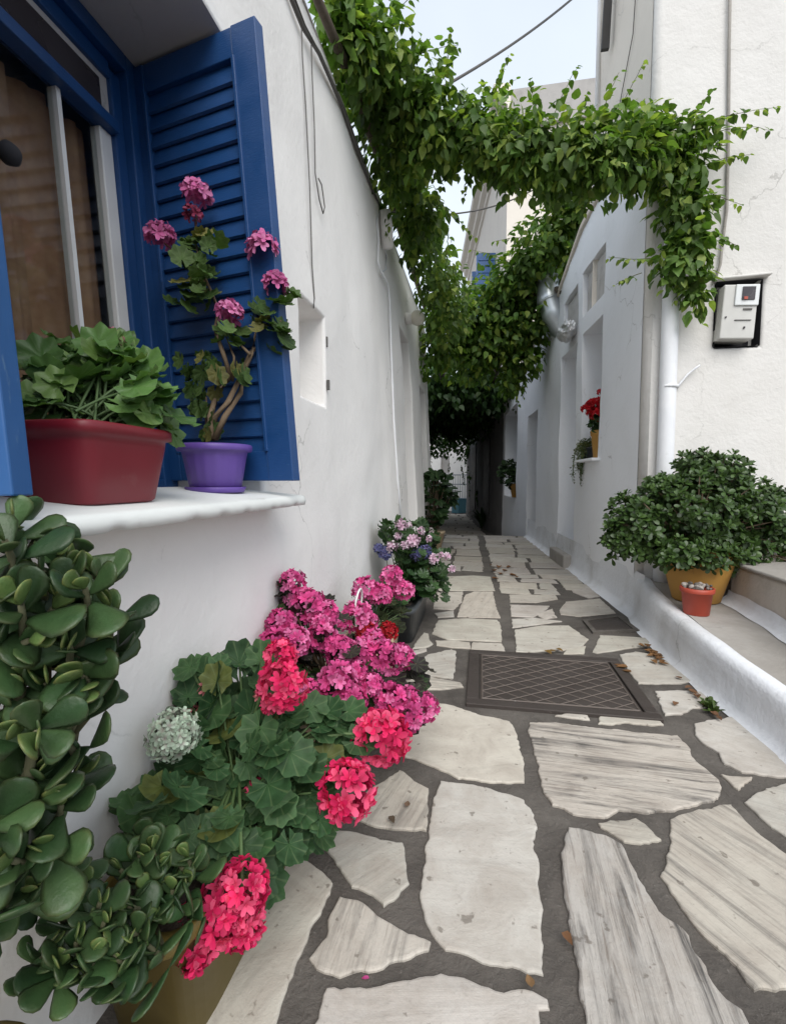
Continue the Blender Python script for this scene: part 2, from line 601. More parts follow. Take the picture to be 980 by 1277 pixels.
def leaf_round(lobes=7, scal=0.075, cup=0.12, ring=0.25, rip=0.055, notch=0.16):
    na = 28
    v = [[0, 0, 0]]
    c = [[.9, 1, .8]]
    f = []
    a0 = -math.pi / 2 + notch
    sp = 2 * math.pi - 2 * notch
    for ri, r in enumerate((.35, .68, 1.0)):
        for k in range(na + 1):
            a = a0 + sp * k / na
            rr = r
            if ri == 2:
                rr = 1 + scal * math.cos(lobes * 2 * math.pi * k / na) + .025 * math.cos(lobes * 6 * math.pi * k / na)
            if ri == 1:
                rr = .68 * (1 + scal * .4 * math.cos(lobes * 2 * math.pi * k / na))
            z = cup * rr * rr + rip * math.cos(lobes * 2 * math.pi * k / na) * r * r
            v.append([.5 * rr * math.cos(a), .5 * rr * math.sin(a) + .13, z * .6])
            q = (1, 1, 1) if ri != 1 else (1 - ring, 1 - ring * .9, 1 - ring)
            c.append(q)
    n1 = na + 1
    for k in range(na):
        f.append((0, 1 + k, 2 + k))
        for ri in range(2):
            a = 1 + ri * n1 + k
            f.append((a, a + n1, a + n1 + 1, a + 1))
    return np.array(v), f, np.array(c)


def leaf_obovate(thick=0.0, wid=0.3, bend=0.15):
    """flat obovate leaf of unit length (thick = 0) or a plump succulent one"""
    ts = [0, .12, .3, .5, .7, .86, .96, 1.0]
    ws = [.10, .30, .55, .82, 1.0, .86, .5, .04]
    v, f, c = [], [], []
    if thick == 0:
        for t_, q in zip(ts, ws):
            z = -bend * t_ * t_
            for s in (-1, 0, 1):
                v.append([s * q * wid, t_, z + (0.05 * q if s else 0)])
                c.append([1, 1, 1] if s else [1.1, 1.1, 1.0])
        for i in range(len(ts) - 1):
            for s in range(2):
                a = i * 3 + s
                f.append((a, a + 1, a + 4, a + 3))
    else:
        n = 8
        for t_, q in zip(ts, ws):
            z = bend * t_ * t_
            for k in range(n):
                a = 2 * math.pi * k / n
                x = q * wid * math.cos(a)
                zz = thick * (.35 + .65 * q) * math.sin(a) * (1 if q > .1 else .3)
                v.append([x, t_, z + zz])
                e = abs(math.cos(a)) ** 3
                c.append([1 + (.22 + (.35 if t_ > .8 else 0)) * e, 1, 1])
        for i in range(len(ts) - 1):
            for k in range(n):
                k2 = (k + 1) % n
                f.append((i * n + k, i * n + k2, (i + 1) * n + k2, (i + 1) * n + k))
        f.append(tuple(range(n))[::-1])
        f.append(tuple((len(ts) - 1) * n + k for k in range(n)))
    return np.array(v), f, np.array(c)


def leaf_fig():
    pts = []
    n = 40
    for k in range(n + 1):
        a = -math.pi / 2 + .25 + (2 * math.pi - .5) * k / n
        r = .55 + .42 * abs(math.cos(2.5 * (a - math.pi / 2))) ** 1.2
        pts.append([.62 * r * math.cos(a), .5 + .62 * r * math.sin(a), -.12 * r * r])
    v = [[0, .42, .02]] + pts
    f = [(0, k + 1, k + 2) for k in range(n)]
    return np.array(v), f, np.ones((len(v), 3))


def petal():
    v = np.array([[-.06, 0, 0], [.06, 0, 0], [-.26, .45, .06], [0, .5, .0], [.26, .45, .06], [-.22, .85, .02], [0, 1.0, -.08], [.22, .85, .02]])
    f = [(0, 1, 3), (0, 3, 2), (1, 4, 3), (2, 3, 6, 5), (3, 4, 7, 6)]
    c = np.array([[.75, .5, .6]] * 2 + [[.95, .85, .9]] * 3 + [[1, 1, 1]] * 3)
    return v, f, c


T_vine, T_ger, T_jade, T_pit, T_fig, T_petal = leaf_vine(), leaf_round(), leaf_obovate(.058, .33, .16), leaf_obovate(0, .24, .12), leaf_fig(), petal()
T_ivy = leaf_round(7, .07, .10, .0, .07, .22)


def unit(a):
    a = np.asarray(a, float)
    return a / (np.linalg.norm(a, axis=-1, keepdims=True) + 1e-9)


def frames(tip, nor, size):
    """leaf axes: y = tip direction, z = leaf normal"""
    y = unit(tip)
    x = unit(np.cross(y, nor))
    z = np.cross(x, y)
    M = np.stack([x, y, z], axis=-1)
    return M * np.asarray(size).reshape(-1, 1, 1)


def rsph(n):
    return unit(RNG.normal(size=(n, 3)))


def lerp_cols(n, a, b, young=None, py=0.0):
    q = RNG.random((n, 1))
    c = np.array(a) * (1 - q) + np.array(b) * q
    c *= RNG.uniform(.75, 1.25, (n, 1))
    if young is not None:
        k = RNG.random(n) < py
        c[k] = np.array(young) * RNG.uniform(.8, 1.2, (k.sum(), 1))
    return c


VINE_A, VINE_B, VINE_Y = (0.072, 0.138, 0.032), (0.155, 0.25, 0.058), (0.27, 0.35, 0.08)


def vine_blob(mb, cen, rad, n, size=(.05, .085), young=.12, a=VINE_A, b=VINE_B, yc=VINE_Y, shell=.45, T=T_vine):
    cen, rad = np.asarray(cen, float), np.asarray(rad, float)
    d = rsph(n)
    r = RNG.random((n, 1)) ** shell
    # lumpy outline
    lump = np.array([1 + .6 * noise.noise(Vector((x * 2.1 + cen[0] * 3, y * 2.1 + cen[1] * 3, z * 2.1))) for x, y, z in d])[:, None]
    pos = cen + d * rad * r * lump
    tip = unit(d * .5 + rsph(n) * .7 + np.array([0, 0, -.75]))
    nor = unit(d * .6 + rsph(n) * .6 + np.array([0, 0, .8]))
    sz = RNG.uniform(size[0], size[1], n)
    c = lerp_cols(n, a, b, yc, young)
    # clumps of lighter growth
    cl = np.array([noise.noise(Vector((x * 4.3, y * 4.3, z * 4.3))) for x, y, z in pos])
    top = np.clip((pos[:, 2] - cen[2]) / (rad[2] + 1e-6), -1, 1)
    c *= (1 + .55 * np.clip(cl + .15 * top, -.6, .9))[:, None]
    mb.inst(T, frames(tip, nor, sz), pos, c)


def shoot(mb, stem, p0, d0, length, size=(.045, .075), droop=.5, young=.35, a=VINE_A, b=VINE_B, yc=VINE_Y, step=.028, rad=.0025):
    """a leafy shoot: a thin stem with leaves left and right"""
    p = np.asarray(p0, float)
    d = unit(np.asarray(d0, float))
    pts = [p.copy()]
    L = 0
    P_, T_, N_, S_ = [], [], [], []
    k = 0
    while L < length:
        d = unit(d + np.array([0, 0, -droop * step / .1 * .2]) + RNG.normal(size=3) * .08)
        p = p + d * step
        L += step
        pts.append(p.copy())
        side = unit(np.cross(d, (0, 0, 1)) + 1e-4)
        for q in ((1, -1) if RNG.random() < .5 else ((1,) if k % 2 else (-1,))):
            P_.append(p + RNG.normal(size=3) * .006)
            T_.append(side * q * .8 + d * .4 + np.array([0, 0, -.7]) + RNG.normal(size=3) * .25)
            N_.append(np.array([0, 0, 1]) + d * .2 + side * q * .4 + RNG.normal(size=3) * .3)
            S_.append(RNG.uniform(*size) * (1 - .45 * L / length))
        k += 1
    stem.tube(pts, [rad * (1 - .6 * i / len(pts)) for i in range(len(pts))], 4, (.12, .13, .05))
    n = len(P_)
    c = lerp_cols(n, a, b, yc, young)
    mb.inst(T_vine, frames(np.array(T_), np.array(N_), np.array(S_)), np.array(P_), c)


def flower(cen, r, col, col2, n=34, petals=5, psize=.42, dome=-.35, up=(0, 0, 1), jitter=.15, tilt=.35):
    """one rounded flower head: florets on a ball, each of several petals"""
    mb = MB()
    cen = np.asarray(cen, float)
    up = unit(np.asarray(up, float))
    ax = unit(np.cross(up, (.3, .9, .1)))
    ay = np.cross(up, ax)
    Mv, Pv, Cv = [], [], []
    for i in range(n):
        h = 1 - (1 - dome) * (i + .5) / n
        a = i * 2.39996
        q = math.sqrt(max(0, 1 - h * h))
        d = unit(ax * q * math.cos(a) + ay * q * math.sin(a) + up * h + RNG.normal(size=3) * jitter)
        fc = cen + d * r * RNG.uniform(.78, 1.0)
        fx = unit(np.cross(d, RNG.normal(size=3)))
        fy = np.cross(d, fx)
        base = np.array(col) * RNG.uniform(.62, 1.15) if RNG.random() < .65 else np.array(col2) * RNG.uniform(.8, 1.15)
        for k in range(petals):
            th = 2 * math.pi * (k + RNG.uniform(-.2, .2)) / petals
            tp = fx * math.cos(th) + fy * math.sin(th) + d * (tilt + RNG.uniform(-.25, .3))
            Mv.append((tp, d * 1.0 - (fx * math.cos(th) + fy * math.sin(th)) * tilt + RNG.normal(size=3) * .18))
            Pv.append(fc - d * r * .12)
            Cv.append(base * RNG.uniform(.88, 1.1))
    tip = np.array([x[0] for x in Mv])
    nor = np.array([x[1] for x in Mv])
    M = frames(tip, nor, RNG.uniform(.8, 1.15, len(Mv)) * psize * r)
    mb.inst(T_petal, M, np.array(Pv), np.array(Cv))
    return mb


def bez(p0, p1, p2, n=10):
    p0, p1, p2 = [np.asarray(p, float) for p in (p0, p1, p2)]
    return [(1 - t_) ** 2 * p0 + 2 * t_ * (1 - t_) * p1 + t_ * t_ * p2 for t_ in np.linspace(0, 1, n)]


def sag(p0, p1, drop, n=24):
    p0, p1 = np.asarray(p0, float), np.asarray(p1, float)
    return [p0 + (p1 - p0) * t_ - np.array([0, 0, drop * 4 * t_ * (1 - t_)]) for t_ in np.linspace(0, 1, n)]


def round_leaves(fol, stem, root, pts, size, T, a, b, young=None, py=0.0, view=(0, -1, .4), sr=.0022, spread=.55, scol=(.10, .14, .05)):
    """stalked round leaves: each stalk rises from the root region to its blade"""
    root = np.asarray(root, float)
    n = len(pts)
    pts = np.asarray(pts, float)
    d = unit(pts - root)
    nor = unit(d * spread + np.asarray(view) * .5 + np.array([0, 0, .55]) + rsph(n) * .45)
    tip = unit(d * .8 + np.array([0, 0, -.55]) + rsph(n) * .4)
    sz = RNG.uniform(size[0], size[1], n)
    fol.inst(T, frames(tip, nor, sz), pts, lerp_cols(n, a, b, young, py))
    for i in range(n):
        if RNG.random() < .6:
            r0 = root + RNG.normal(size=3) * np.array([.03, .03, .01])
            mid = (r0 + pts[i]) / 2 + np.array([0, 0, .02])
            stem.tube(bez(r0, mid, pts[i], 5), sr, 5, scol, False)


def blob_pts(blobs, shell=.5):
    """points through a list of (centre, radii, count)"""
    o_ = []
    for c_, r_, n in blobs:
        d = rsph(n)
        o_.append(np.asarray(c_) + d * np.asarray(r_) * RNG.random((n, 1)) ** shell)
    return np.concatenate(o_)


# ------------------------------------------------------------------ the ground and the flagstones
FN = np.array([math.cos(.068), math.sin(.068), 0.0])     # alley facade of the houses across: normal pointing away from the alley is +FN
FD = np.array([-math.sin(.068), math.cos(.068), 0.0])    # and its direction
F0 = np.array([.817, 4.285, 0.0])


def fac(Y, z=0.0, off=0.0):
    """point of the facade line at depth Y, pushed off metres out into the alley"""
    return F0 + FD * ((Y - F0[1]) / FD[1]) + np.array([0, 0, z]) - FN * off


def ground_z(Y):
    if Y < 7.0:
        return 0.0
    if Y < 10:
        return -.47 * (Y - 7.0) / 3
    return -.47


mb = MB()
ys = [-60, -20, -5, -1, 0, 1, 2, 3, 4, 5, 6, 7.0, 7.5, 8, 8.5, 9, 9.5, 10, 12, 14, 18, 24, 60, 300]
xs = [-300, -40, -8, -3, -2, -1, 0, 1, 2, 3, 8, 40, 300]
vs = [[x, y, ground_z(y)] for y in ys for x in xs]
nx = len(xs)
mb.add(vs, [(j * nx + i, j * nx + i + 1, (j + 1) * nx + i + 1, (j + 1) * nx + i) for j in range(len(ys) - 1) for i in range(nx - 1)])
tag(mb.build('ground', M_mortar, smooth=False), 'grey mortared ground under and between the alley flagstones', kind='structure')


def z4(L, ox, oy, s):
    return [(ox + x * s, oy + y * s) for x, y in L]


A4 = lambda L: z4(L, 350, 840, .35714)
A5 = lambda L: z4(L, 640, 840, .34694)
A7 = lambda L: z4(L, 640, 540, .34694)
A8 = lambda L: z4(L, 420, 580, .28571)
# (outline in photo pixels, streak direction in degrees from +X on the ground, streak strength, brightness)
STONES = [
    (A4([(540, 105), (605, 118), (690, 148), (800, 172), (825, 215), (840, 290), (850, 320), (845, 385), (760, 388), (700, 380), (620, 370), (545, 335), (470, 305), (412, 288), (380, 262), (415, 205), (480, 150)]), 20, .12, 1.08),
    (A4([(560, 382), (640, 393), (720, 405), (800, 432), (850, 450), (885, 500), (893, 545), (880, 590), (890, 640), (905, 700), (905, 780), (912, 900), (915, 1060), (860, 1055), (810, 1025), (730, 1020), (650, 990), (575, 968), (540, 930), (505, 880), (495, 820), (483, 790), (500, 680), (515, 560), (535, 440)]), 4, .16, 1.08),
    (A4([(415, 343), (470, 380), (512, 410), (512, 500), (505, 555), (420, 552), (330, 542), (260, 515), (230, 480), (300, 420)]), 75, .45, 1.0),
    (A4([(150, 545), (250, 560), (350, 585), (425, 600), (435, 660), (450, 740), (410, 780), (360, 822), (325, 780), (250, 750), (195, 670), (130, 590)]), 50, .35, .95),
    (A4([(200, 787), (270, 800), (340, 850), (430, 905), (525, 945), (520, 975), (430, 1005), (330, 1040), (180, 1062), (125, 1040), (105, 1000), (160, 930), (175, 850)]), 88, .5, 1.0),
    ([(371, 1068), (396, 1086), (416, 1104), (403, 1136), (382, 1175), (364, 1218), (345, 1277), (330, 1330), (215, 1345), (225, 1290), (275, 1180), (318, 1090)], 70, .22, .95),
    (A4([(165, 1110), (300, 1105), (400, 1095), (480, 1070), (560, 1062), (640, 1070), (700, 1100), (750, 1120), (830, 1115), (880, 1120), (930, 1150), (942, 1180), (900, 1172), (895, 1250), (890, 1450), (500, 1500), (100, 1420), (90, 1300)]), 12, .28, 1.0),
    (A5([(60, 180), (150, 180), (260, 195), (400, 210), (500, 222), (590, 228), (630, 270), (650, 320), (700, 355), (745, 400), (745, 440), (720, 465), (640, 480), (580, 500), (480, 508), (380, 498), (340, 520), (270, 522), (215, 515), (180, 490), (140, 480), (110, 430), (95, 390), (85, 320), (70, 260), (55, 210)]), -3, .8, .98),
    (A5([(195, 560), (260, 570), (330, 590), (390, 620), (420, 680), (450, 740), (490, 810), (540, 880), (590, 910), (625, 950), (645, 1010), (690, 1060), (720, 1120), (770, 1180), (820, 1220), (850, 1270), (900, 1400), (600, 1480), (290, 1430), (270, 1270), (245, 1180), (240, 1100), (220, 1010), (205, 920), (190, 830), (180, 760), (170, 700), (180, 630)]), 88, 1.0, .95),
    (A5([(560, 530), (640, 500), (780, 475), (830, 530), (890, 590), (960, 640), (1000, 670), (1060, 760), (1100, 900), (1090, 1100), (1000, 1130), (865, 1148), (800, 1060), (730, 1000), (650, 910), (590, 830), (525, 735), (555, 680), (565, 600)]), 124, .6, 1.0),
    (A5([(305, 545), (380, 535), (440, 528), (490, 565), (530, 605), (470, 615), (400, 615), (350, 580)]), -5, .5, .9),
    (A5([(650, 185), (720, 170), (800, 160), (850, 190), (900, 230), (950, 300), (1000, 360), (1000, 380), (930, 375), (820, 360), (750, 320), (740, 290), (680, 255), (655, 225)]), -25, .25, 1.03),
    (A5([(745, 368), (800, 378), (860, 380), (830, 400), (810, 425), (780, 400)]), 30, .3, 1.0),
    (A5([(830, 470), (900, 425), (980, 400), (1060, 400), (1110, 470), (1120, 640), (1050, 650), (1000, 610), (940, 570)]), -20, .3, 1.0),
    (A5([(945, 250), (1000, 240), (1030, 300), (1010, 335), (975, 300)]), 0, .2, 1.0),
    (A5([(310, 145), (400, 142), (500, 150), (540, 190), (470, 190), (400, 180), (350, 188), (305, 185)]), 5, .3, 1.0),
    (A5([(150, 155), (200, 147), (265, 150), (275, 172), (210, 165)]), 5, .3, 1.0),
    (A5([(510, 68), (600, 65), (700, 70), (770, 60), (800, 90), (740, 120), (650, 130), (600, 150), (545, 155), (525, 110)]), 0, .25, 1.02),
    (A7([(380, 800), (440, 790), (510, 800), (560, 830), (640, 870), (680, 892), (600, 905), (450, 905), (420, 870)]), 10, .25, 1.02),
    (A7([(310, 730), (400, 735), (520, 745), (470, 770), (400, 780), (300, 795), (285, 790)]), 5, .2, .96),
    (A7([(5, 710), (100, 695), (200, 695), (270, 745), (240, 775), (180, 785), (10, 792)]), 0, .25, 1.0),
    (A7([(195, 775), (260, 770), (255, 797), (180, 797)]), 0, .2, 1.0),
    (A7([(165, 640), (190, 610), (310, 598), (370, 650), (240, 662), (170, 655)]), 10, .25, 1.0),
    (A7([(200, 555), (260, 545), (310, 590), (270, 597), (215, 575)]), 40, .2, .95),
    (A7([(-10, 620), (130, 625), (110, 645), (70, 665), (-8, 660)]), 0, .2, 1.0),
    (A7([(-15, 583), (150, 585), (160, 600), (80, 612), (-12, 610)]), 0, .3, .95),
    (A7([(80, 655), (140, 635), (155, 665), (110, 672)]), 0, .2, 1.0),
    (A7([(-6, 672), (80, 668), (175, 680), (60, 695), (-3, 703)]), 0, .3, 1.0),
    (A7([(580, 790), (660, 800), (720, 850), (700, 860), (620, 830)]), 30, .2, .98),
    (A8([(440, 680), (560, 672), (700, 680), (715, 700), (720, 775), (600, 770), (480, 765), (415, 740)]), 0, .3, 1.0),
    (A8([(430, 770), (510, 770), (580, 780), (585, 805), (500, 800), (435, 790)]), 0, .2, 1.0),
    (A8([(590, 778), (720, 783), (740, 822), (660, 818), (585, 808)]), 0, .2, 1.0),
    (A8([(540, 620), (560, 570), (600, 555), (680, 555), (690, 600), (700, 640), (715, 670), (600, 668), (525, 665)]), 80, .35, .95),
    (A8([(430, 560), (550, 555), (545, 600), (510, 635), (420, 630)]), 0, .2, .96),
    (A8([(425, 650), (510, 640), (512, 665), (440, 668)]), 0, .2, .96),
    (A8([(470, 490), (600, 485), (670, 490), (690, 550), (560, 550), (440, 550)]), 0, .25, .93),
    (A8([(340, 870), (400, 830), (500, 808), (520, 815), (515, 900), (505, 938), (400, 925), (325, 890)]), 30, .25, 1.0),
    (A8([(300, 945), (400, 930), (540, 955), (550, 975), (460, 985), (300, 985)]), 0, .5, .95),
    (A8([(350, 770), (380, 735), (400, 740), (405, 765), (420, 785), (390, 800), (330, 805)]), 20, .2, .95),
    (A8([(330, 815), (390, 805), (395, 815), (340, 830)]), 0, .2, .95),
]


def rough_outline(poly, step=.012, amp=.0035, seed=0):
    """subdivide an outline and chip its edge"""
    pts = []
    n = len(poly)
    for i in range(n):
        a, b_ = np.array(poly[i]), np.array(poly[(i + 1) % n])
        L = np.linalg.norm(b_ - a)
        k = max(1, int(L / step))
        t_ = (b_ - a) / (L + 1e-9)
        nn_ = np.array([t_[1], -t_[0]])
        for j in range(k):
            p_ = a + (b_ - a) * j / k
            o1 = noise.noise(Vector((p_[0] * 28, p_[1] * 28, seed))) * amp * 1.4
            o2 = noise.noise(Vector((p_[0] * 90, p_[1] * 90, seed + 5))) * amp
            pts.append(p_ + nn_ * (o1 + o2))
    return np.array(pts)


pav = MB()


def add_stone(poly, ang, strk, bright, seed, h=.0065, step=.012, amp=.0035, zf=None):
    area = sum(poly[i][0] * poly[(i + 1) % len(poly)][1] - poly[(i + 1) % len(poly)][0] * poly[i][1] for i in range(len(poly)))
    if area < 0:
        poly = poly[::-1]
    o2 = rough_outline(poly, step, amp, seed)
    cen = o2.mean(axis=0)
    n = len(o2)
    # inward normals for the small worn arris
    t_ = np.roll(o2, -1, 0) - np.roll(o2, 1, 0)
    inn = unit(np.stack([-t_[:, 1], t_[:, 0]], 1))
    rings = [(o2, -.01), (o2, h * .55), (o2 + inn * .002, h * .9), (o2 + inn * .005, h)]
    tilt = np.array([random.uniform(-.006, .006), random.uniform(-.006, .006)])
    vs, uv = [], []
    ca, sa = math.cos(R(ang)), math.sin(R(ang))
    sx, sy = random.uniform(0, 20), random.uniform(0, 20)
    for ring, z in rings:
        for q in ring:
            g0 = zf(q[1]) if zf else 0.0
            vs.append([q[0], q[1], g0 + z + (tilt @ (q - cen) if z > 0 else 0)])
            uv.append([ca * q[0] + sa * q[1] + sx, -sa * q[0] + ca * q[1] + sy])
    fs = []
    for r_ in range(3):
        for k in range(n):
            k2 = (k + 1) % n
            fs.append((r_ * n + k, r_ * n + k2, (r_ + 1) * n + k2, (r_ + 1) * n + k))
    fs.append(tuple(3 * n + k for k in range(n)))
    c = np.array((.50, .47, .42)) * bright * random.uniform(.92, 1.06)
    c = c * np.array([1 + random.uniform(-.02, .03), 1, 1 + random.uniform(-.05, .03)])
    pav.add(vs, fs, c, uv, strk * (.75 if strk < .4 else 1.15))


for i, (poly, ang, strk, br) in enumerate(STONES):
    g_ = [gp(x, y)[:2] for x, y in poly]
    far = np.mean([q[1] for q in g_])
    add_stone(g_, ang, strk, br, i, step=.010 if far < 2.2 else .02, amp=.004)

# the far part of the lane, rows of irregular slabs either side of a central joint
random.seed(5)
Y = 4.16
row = 0
while Y < 6.86:
    hgt = random.uniform(.17, .36)
    y1 = min(Y + hgt, 6.93)
    jx = .12 - .028 * (Y - 2.4)
    left, right = -.5, fac(Y)[0] - .05
    cuts_l = [left, jx - .03] if random.random() < .4 else [left, random.uniform(-.34, -.12), jx - .03]
    cuts_r = [jx + .03, right] if random.random() < .25 else [jx + .03, random.uniform(.25, .5), right]
    for cuts in (cuts_l, cuts_r):
        yo = random.uniform(-.05, .05)
        for a, b_ in zip(cuts[:-1], cuts[1:]):
            if b_ - a < .08:
                continue
            j = lambda s=.03: random.uniform(-s, s)
            ya, yb = Y + yo + .012, y1 + yo - .012
            poly = [(a + .014 + j(.012), ya + j()), ((a + b_) / 2 + j(.06), ya + j(.02)), (b_ - .014 + j(.012), ya + j()), (b_ - .014 + j(.012), yb + j()), ((a + b_) / 2 + j(.06), yb + j(.02)), (a + .014 + j(.012), yb + j())]
            add_stone([np.array(q) for q in poly], random.choice([0, 0, 10, 80]), random.uniform(.15, .4), random.uniform(.68, .88), 100 + row, step=.03, amp=.006)
            row += 1
    Y = y1 + .012
for ya, yb, cuts in ((3.43, 3.58, (.135, .36, .56)), (3.60, 3.80, (.13, .42, .56)), (3.82, 3.97, (.12, .30, .60, .79)), (3.99, 4.14, (.12, .48, .78)), (3.60, 3.80, (.60, .80))):
    for a, b_ in zip(cuts[:-1], cuts[1:]):
        j = lambda s=.018: random.uniform(-s, s)
        poly = [(a + .012, ya + j()), ((a + b_) / 2, ya + j()), (b_ - .012, ya + j()), (b_ - .012 + j(), yb + j()), ((a + b_) / 2, yb + j()), (a + .012 + j(), yb + j())]
        add_stone([np.array(q) for q in poly], 5, random.uniform(.15, .35), random.uniform(.88, .98), 700 + row, step=.02, amp=.005)
        row += 1
# slabs beyond the crest and nearer than the picture's lower edge
Y = 7.1
while Y < 17.5:
    hgt = random.uniform(.3, .6)
    xr = fac(min(Y, 10))[0] - .2 - max(0, Y - 10) * .1
    x = -1.7
    while x < xr:
        wd = random.uniform(.3, .7)
        j = lambda s=.04: random.uniform(-s, s)
        poly = [(x + j(), Y + j()), (min(x + wd, xr) - .03 + j(), Y + j()), (min(x + wd, xr) - .03 + j(), Y + hgt - .04 + j()), (x + j(), Y + hgt - .04 + j())]
        add_stone([np.array(q) for q in poly], random.choice([0, 80]), .25, random.uniform(.75, .95), 300 + row, step=.08, amp=.01, zf=ground_z)
        row += 1
        x += wd
    Y += hgt
Y = .52
for k in range(6):
    y0, y1 = Y - .32, Y - .03
    x = -.5
    while x < .8:
        wd = random.uniform(.25, .45)
        j = lambda s=.03: random.uniform(-s, s)
        xe = min(x + wd, .8)
        if xe - x > .1:
            add_stone([np.array(q) for q in [(x + j(), y0 + j()), (xe - .03 + j(), y0 + j()), (xe - .03 + j(), min(y1 + j(), .5)), (x + j(), min(y1 + j(), .5))]], random.choice([0, 80]), .3, 1, 500 + row, step=.03)
        row += 1
        x += wd
    Y -= .32
tag(pav.build('paving', M_stone, smooth=False), 'pale irregular flagstones paving the alley with dark joints', kind='structure')
random.seed(21)


# ------------------------------------------------------------------ walls with openings
def wall_panel(mb, pos, s0, s1, z0, ztop, openings=(), cell=.07, amp=.006, seed=0.0, fade=False):
    """pos(s, z, depth) -> point. openings: (s0, s1, z0, z1, depth, has_back)"""
    ss = {round(s0, 4), round(s1, 4)}
    zmax = max(ztop(s0), ztop(s1))
    zs = {round(z0, 4), round(zmax, 4)}
    for q in openings:
        ss.update((round(q[0], 4), round(q[1], 4)))
        zs.update((round(q[2], 4), round(q[3], 4)))

    def fill(vals):
        vals = sorted(vals)
        o_ = [vals[0]]
        for a, b_ in zip(vals[:-1], vals[1:]):
            k = max(1, int(round((b_ - a) / cell)))
            o_ += [a + (b_ - a) * j / k for j in range(1, k + 1)]
        return o_
    ss, zs = fill(ss), fill(zs)
    idx, vs, fs = {}, [], []

    def vert(i, j, d):
        key = (i, j, d)
        if key not in idx:
            s, z = ss[i], zs[j]
            zz = z0 + (z - z0) * (ztop(s) - z0) / (zmax - z0) if z > 2.55 or not openings else z
            if z > 2.55 and openings:
                zz = 2.55 + (z - 2.55) * (ztop(s) - 2.55) / max(1e-6, zmax - 2.55)
            off = 0
            if d == 0 and fade:
                off = amp * min(1, (s - s0) / .2) * (noise.noise(Vector((s * 1.7, z * 1.7, seed))) * 1.5 + .5 * noise.noise(Vector((s * 6, z * 6, seed + 3))))
            elif d == 0:
                off = amp * (noise.noise(Vector((s * 1.7, z * 1.7, seed))) * 1.5 + .5 * noise.noise(Vector((s * 6, z * 6, seed + 3))))
            idx[key] = len(vs)
            vs.append(pos(s, zz, d + off))
        return idx[key]

    def hole(i, j):
        sm, zm = (ss[i] + ss[i + 1]) / 2, (zs[j] + zs[j + 1]) / 2
        for q in openings:
            if q[0] < sm < q[1] and q[2] < zm < q[3]:
                return q
        return None
    for i in range(len(ss) - 1):
        for j in range(len(zs) - 1):
            q = hole(i, j)
            if q is None:
                fs.append((vert(i, j, 0), vert(i + 1, j, 0), vert(i + 1, j + 1, 0), vert(i, j + 1, 0)))
                continue
            d = q[4]
            if q[5]:
                fs.append((vert(i, j, d), vert(i + 1, j, d), vert(i + 1, j + 1, d), vert(i, j + 1, d)))
            for di, dj, e in ((-1, 0, ((i, j), (i, j + 1))), (1, 0, ((i + 1, j), (i + 1, j + 1))), (0, -1, ((i, j), (i + 1, j))), (0, 1, ((i, j + 1), (i + 1, j + 1)))):
                ii, jj = i + di, j + dj
                inside = 0 <= ii < len(ss) - 1 and 0 <= jj < len(zs) - 1 and hole(ii, jj) is q
                if not inside:
                    fs.append((vert(*e[0], 0), vert(*e[1], 0), vert(*e[1], d), vert(*e[0], d)))
    mb.add(vs, fs)
    return mb


# ---- the low house on the flower side. s = Y, the face leans back 5 cm per metre
def LW(y, z, d=0.0):
    return np.array([-.55 - .05 * z - d, y, z])


H1 = thing('house', 'low white house with blue shuttered window and flower pots along its wall', 'house', (-1.5, 2.5, 0))
mb = MB()
TOP1 = 2.62
wall_panel(mb, lambda s, z, d: LW(s, z, d), -.6, 5.75, -.02, lambda s: TOP1,
           [(.34, 1.245, .757, 1.911, .33, False), (1.585, 1.85, 1.09, 1.43, .13, True), (3.87, 4.36, -.02, 2.03, .16, True), (5.0, 5.45, .3, 1.77, .16, True)], amp=.012, seed=1.0)
# far end, back and near end
a, b_ = LW(5.75, 0), LW(5.75, TOP1)
mb.add([a, b_, (-4.5, 5.75, TOP1), (-4.5, 5.75, 0), LW(-.6, 0), LW(-.6, TOP1), (-4.5, -.6, TOP1), (-4.5, -.6, 0)], [(0, 1, 2, 3), (4, 7, 6, 5), (3, 2, 6, 7)])
mb.build('wall', M_white, H1, bevel=.014, weld=True, seg=3)
mb = MB()
mb.add([(-.735, -.58, 2.66), (-.735, 5.73, 2.66), (-4.5, 5.75, 2.62), (-4.5, -.6, 2.62), (-.68, -.6, 2.615), (-.68, 5.75, 2.615)], [(0, 1, 2, 3), (4, 5, 1, 0)])
mb.build('roof', M_white, H1)
# room behind the window so that no light leaks in
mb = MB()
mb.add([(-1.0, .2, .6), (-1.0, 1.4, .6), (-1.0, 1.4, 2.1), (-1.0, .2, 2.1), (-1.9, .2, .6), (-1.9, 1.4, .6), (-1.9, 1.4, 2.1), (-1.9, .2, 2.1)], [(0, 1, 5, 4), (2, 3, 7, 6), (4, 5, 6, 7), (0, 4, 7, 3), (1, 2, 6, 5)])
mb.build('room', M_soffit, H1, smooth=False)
# the soffit sheet is greyer than the wall: recess shade put into its colour
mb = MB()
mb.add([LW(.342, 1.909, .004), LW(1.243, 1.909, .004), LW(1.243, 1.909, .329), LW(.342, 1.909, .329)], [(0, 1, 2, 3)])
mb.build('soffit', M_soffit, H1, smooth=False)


# window: frame plane leans with the shutters
def WF(y, z, d=0.0):
    return np.array([-.80 - .07 * z - d, y, z])


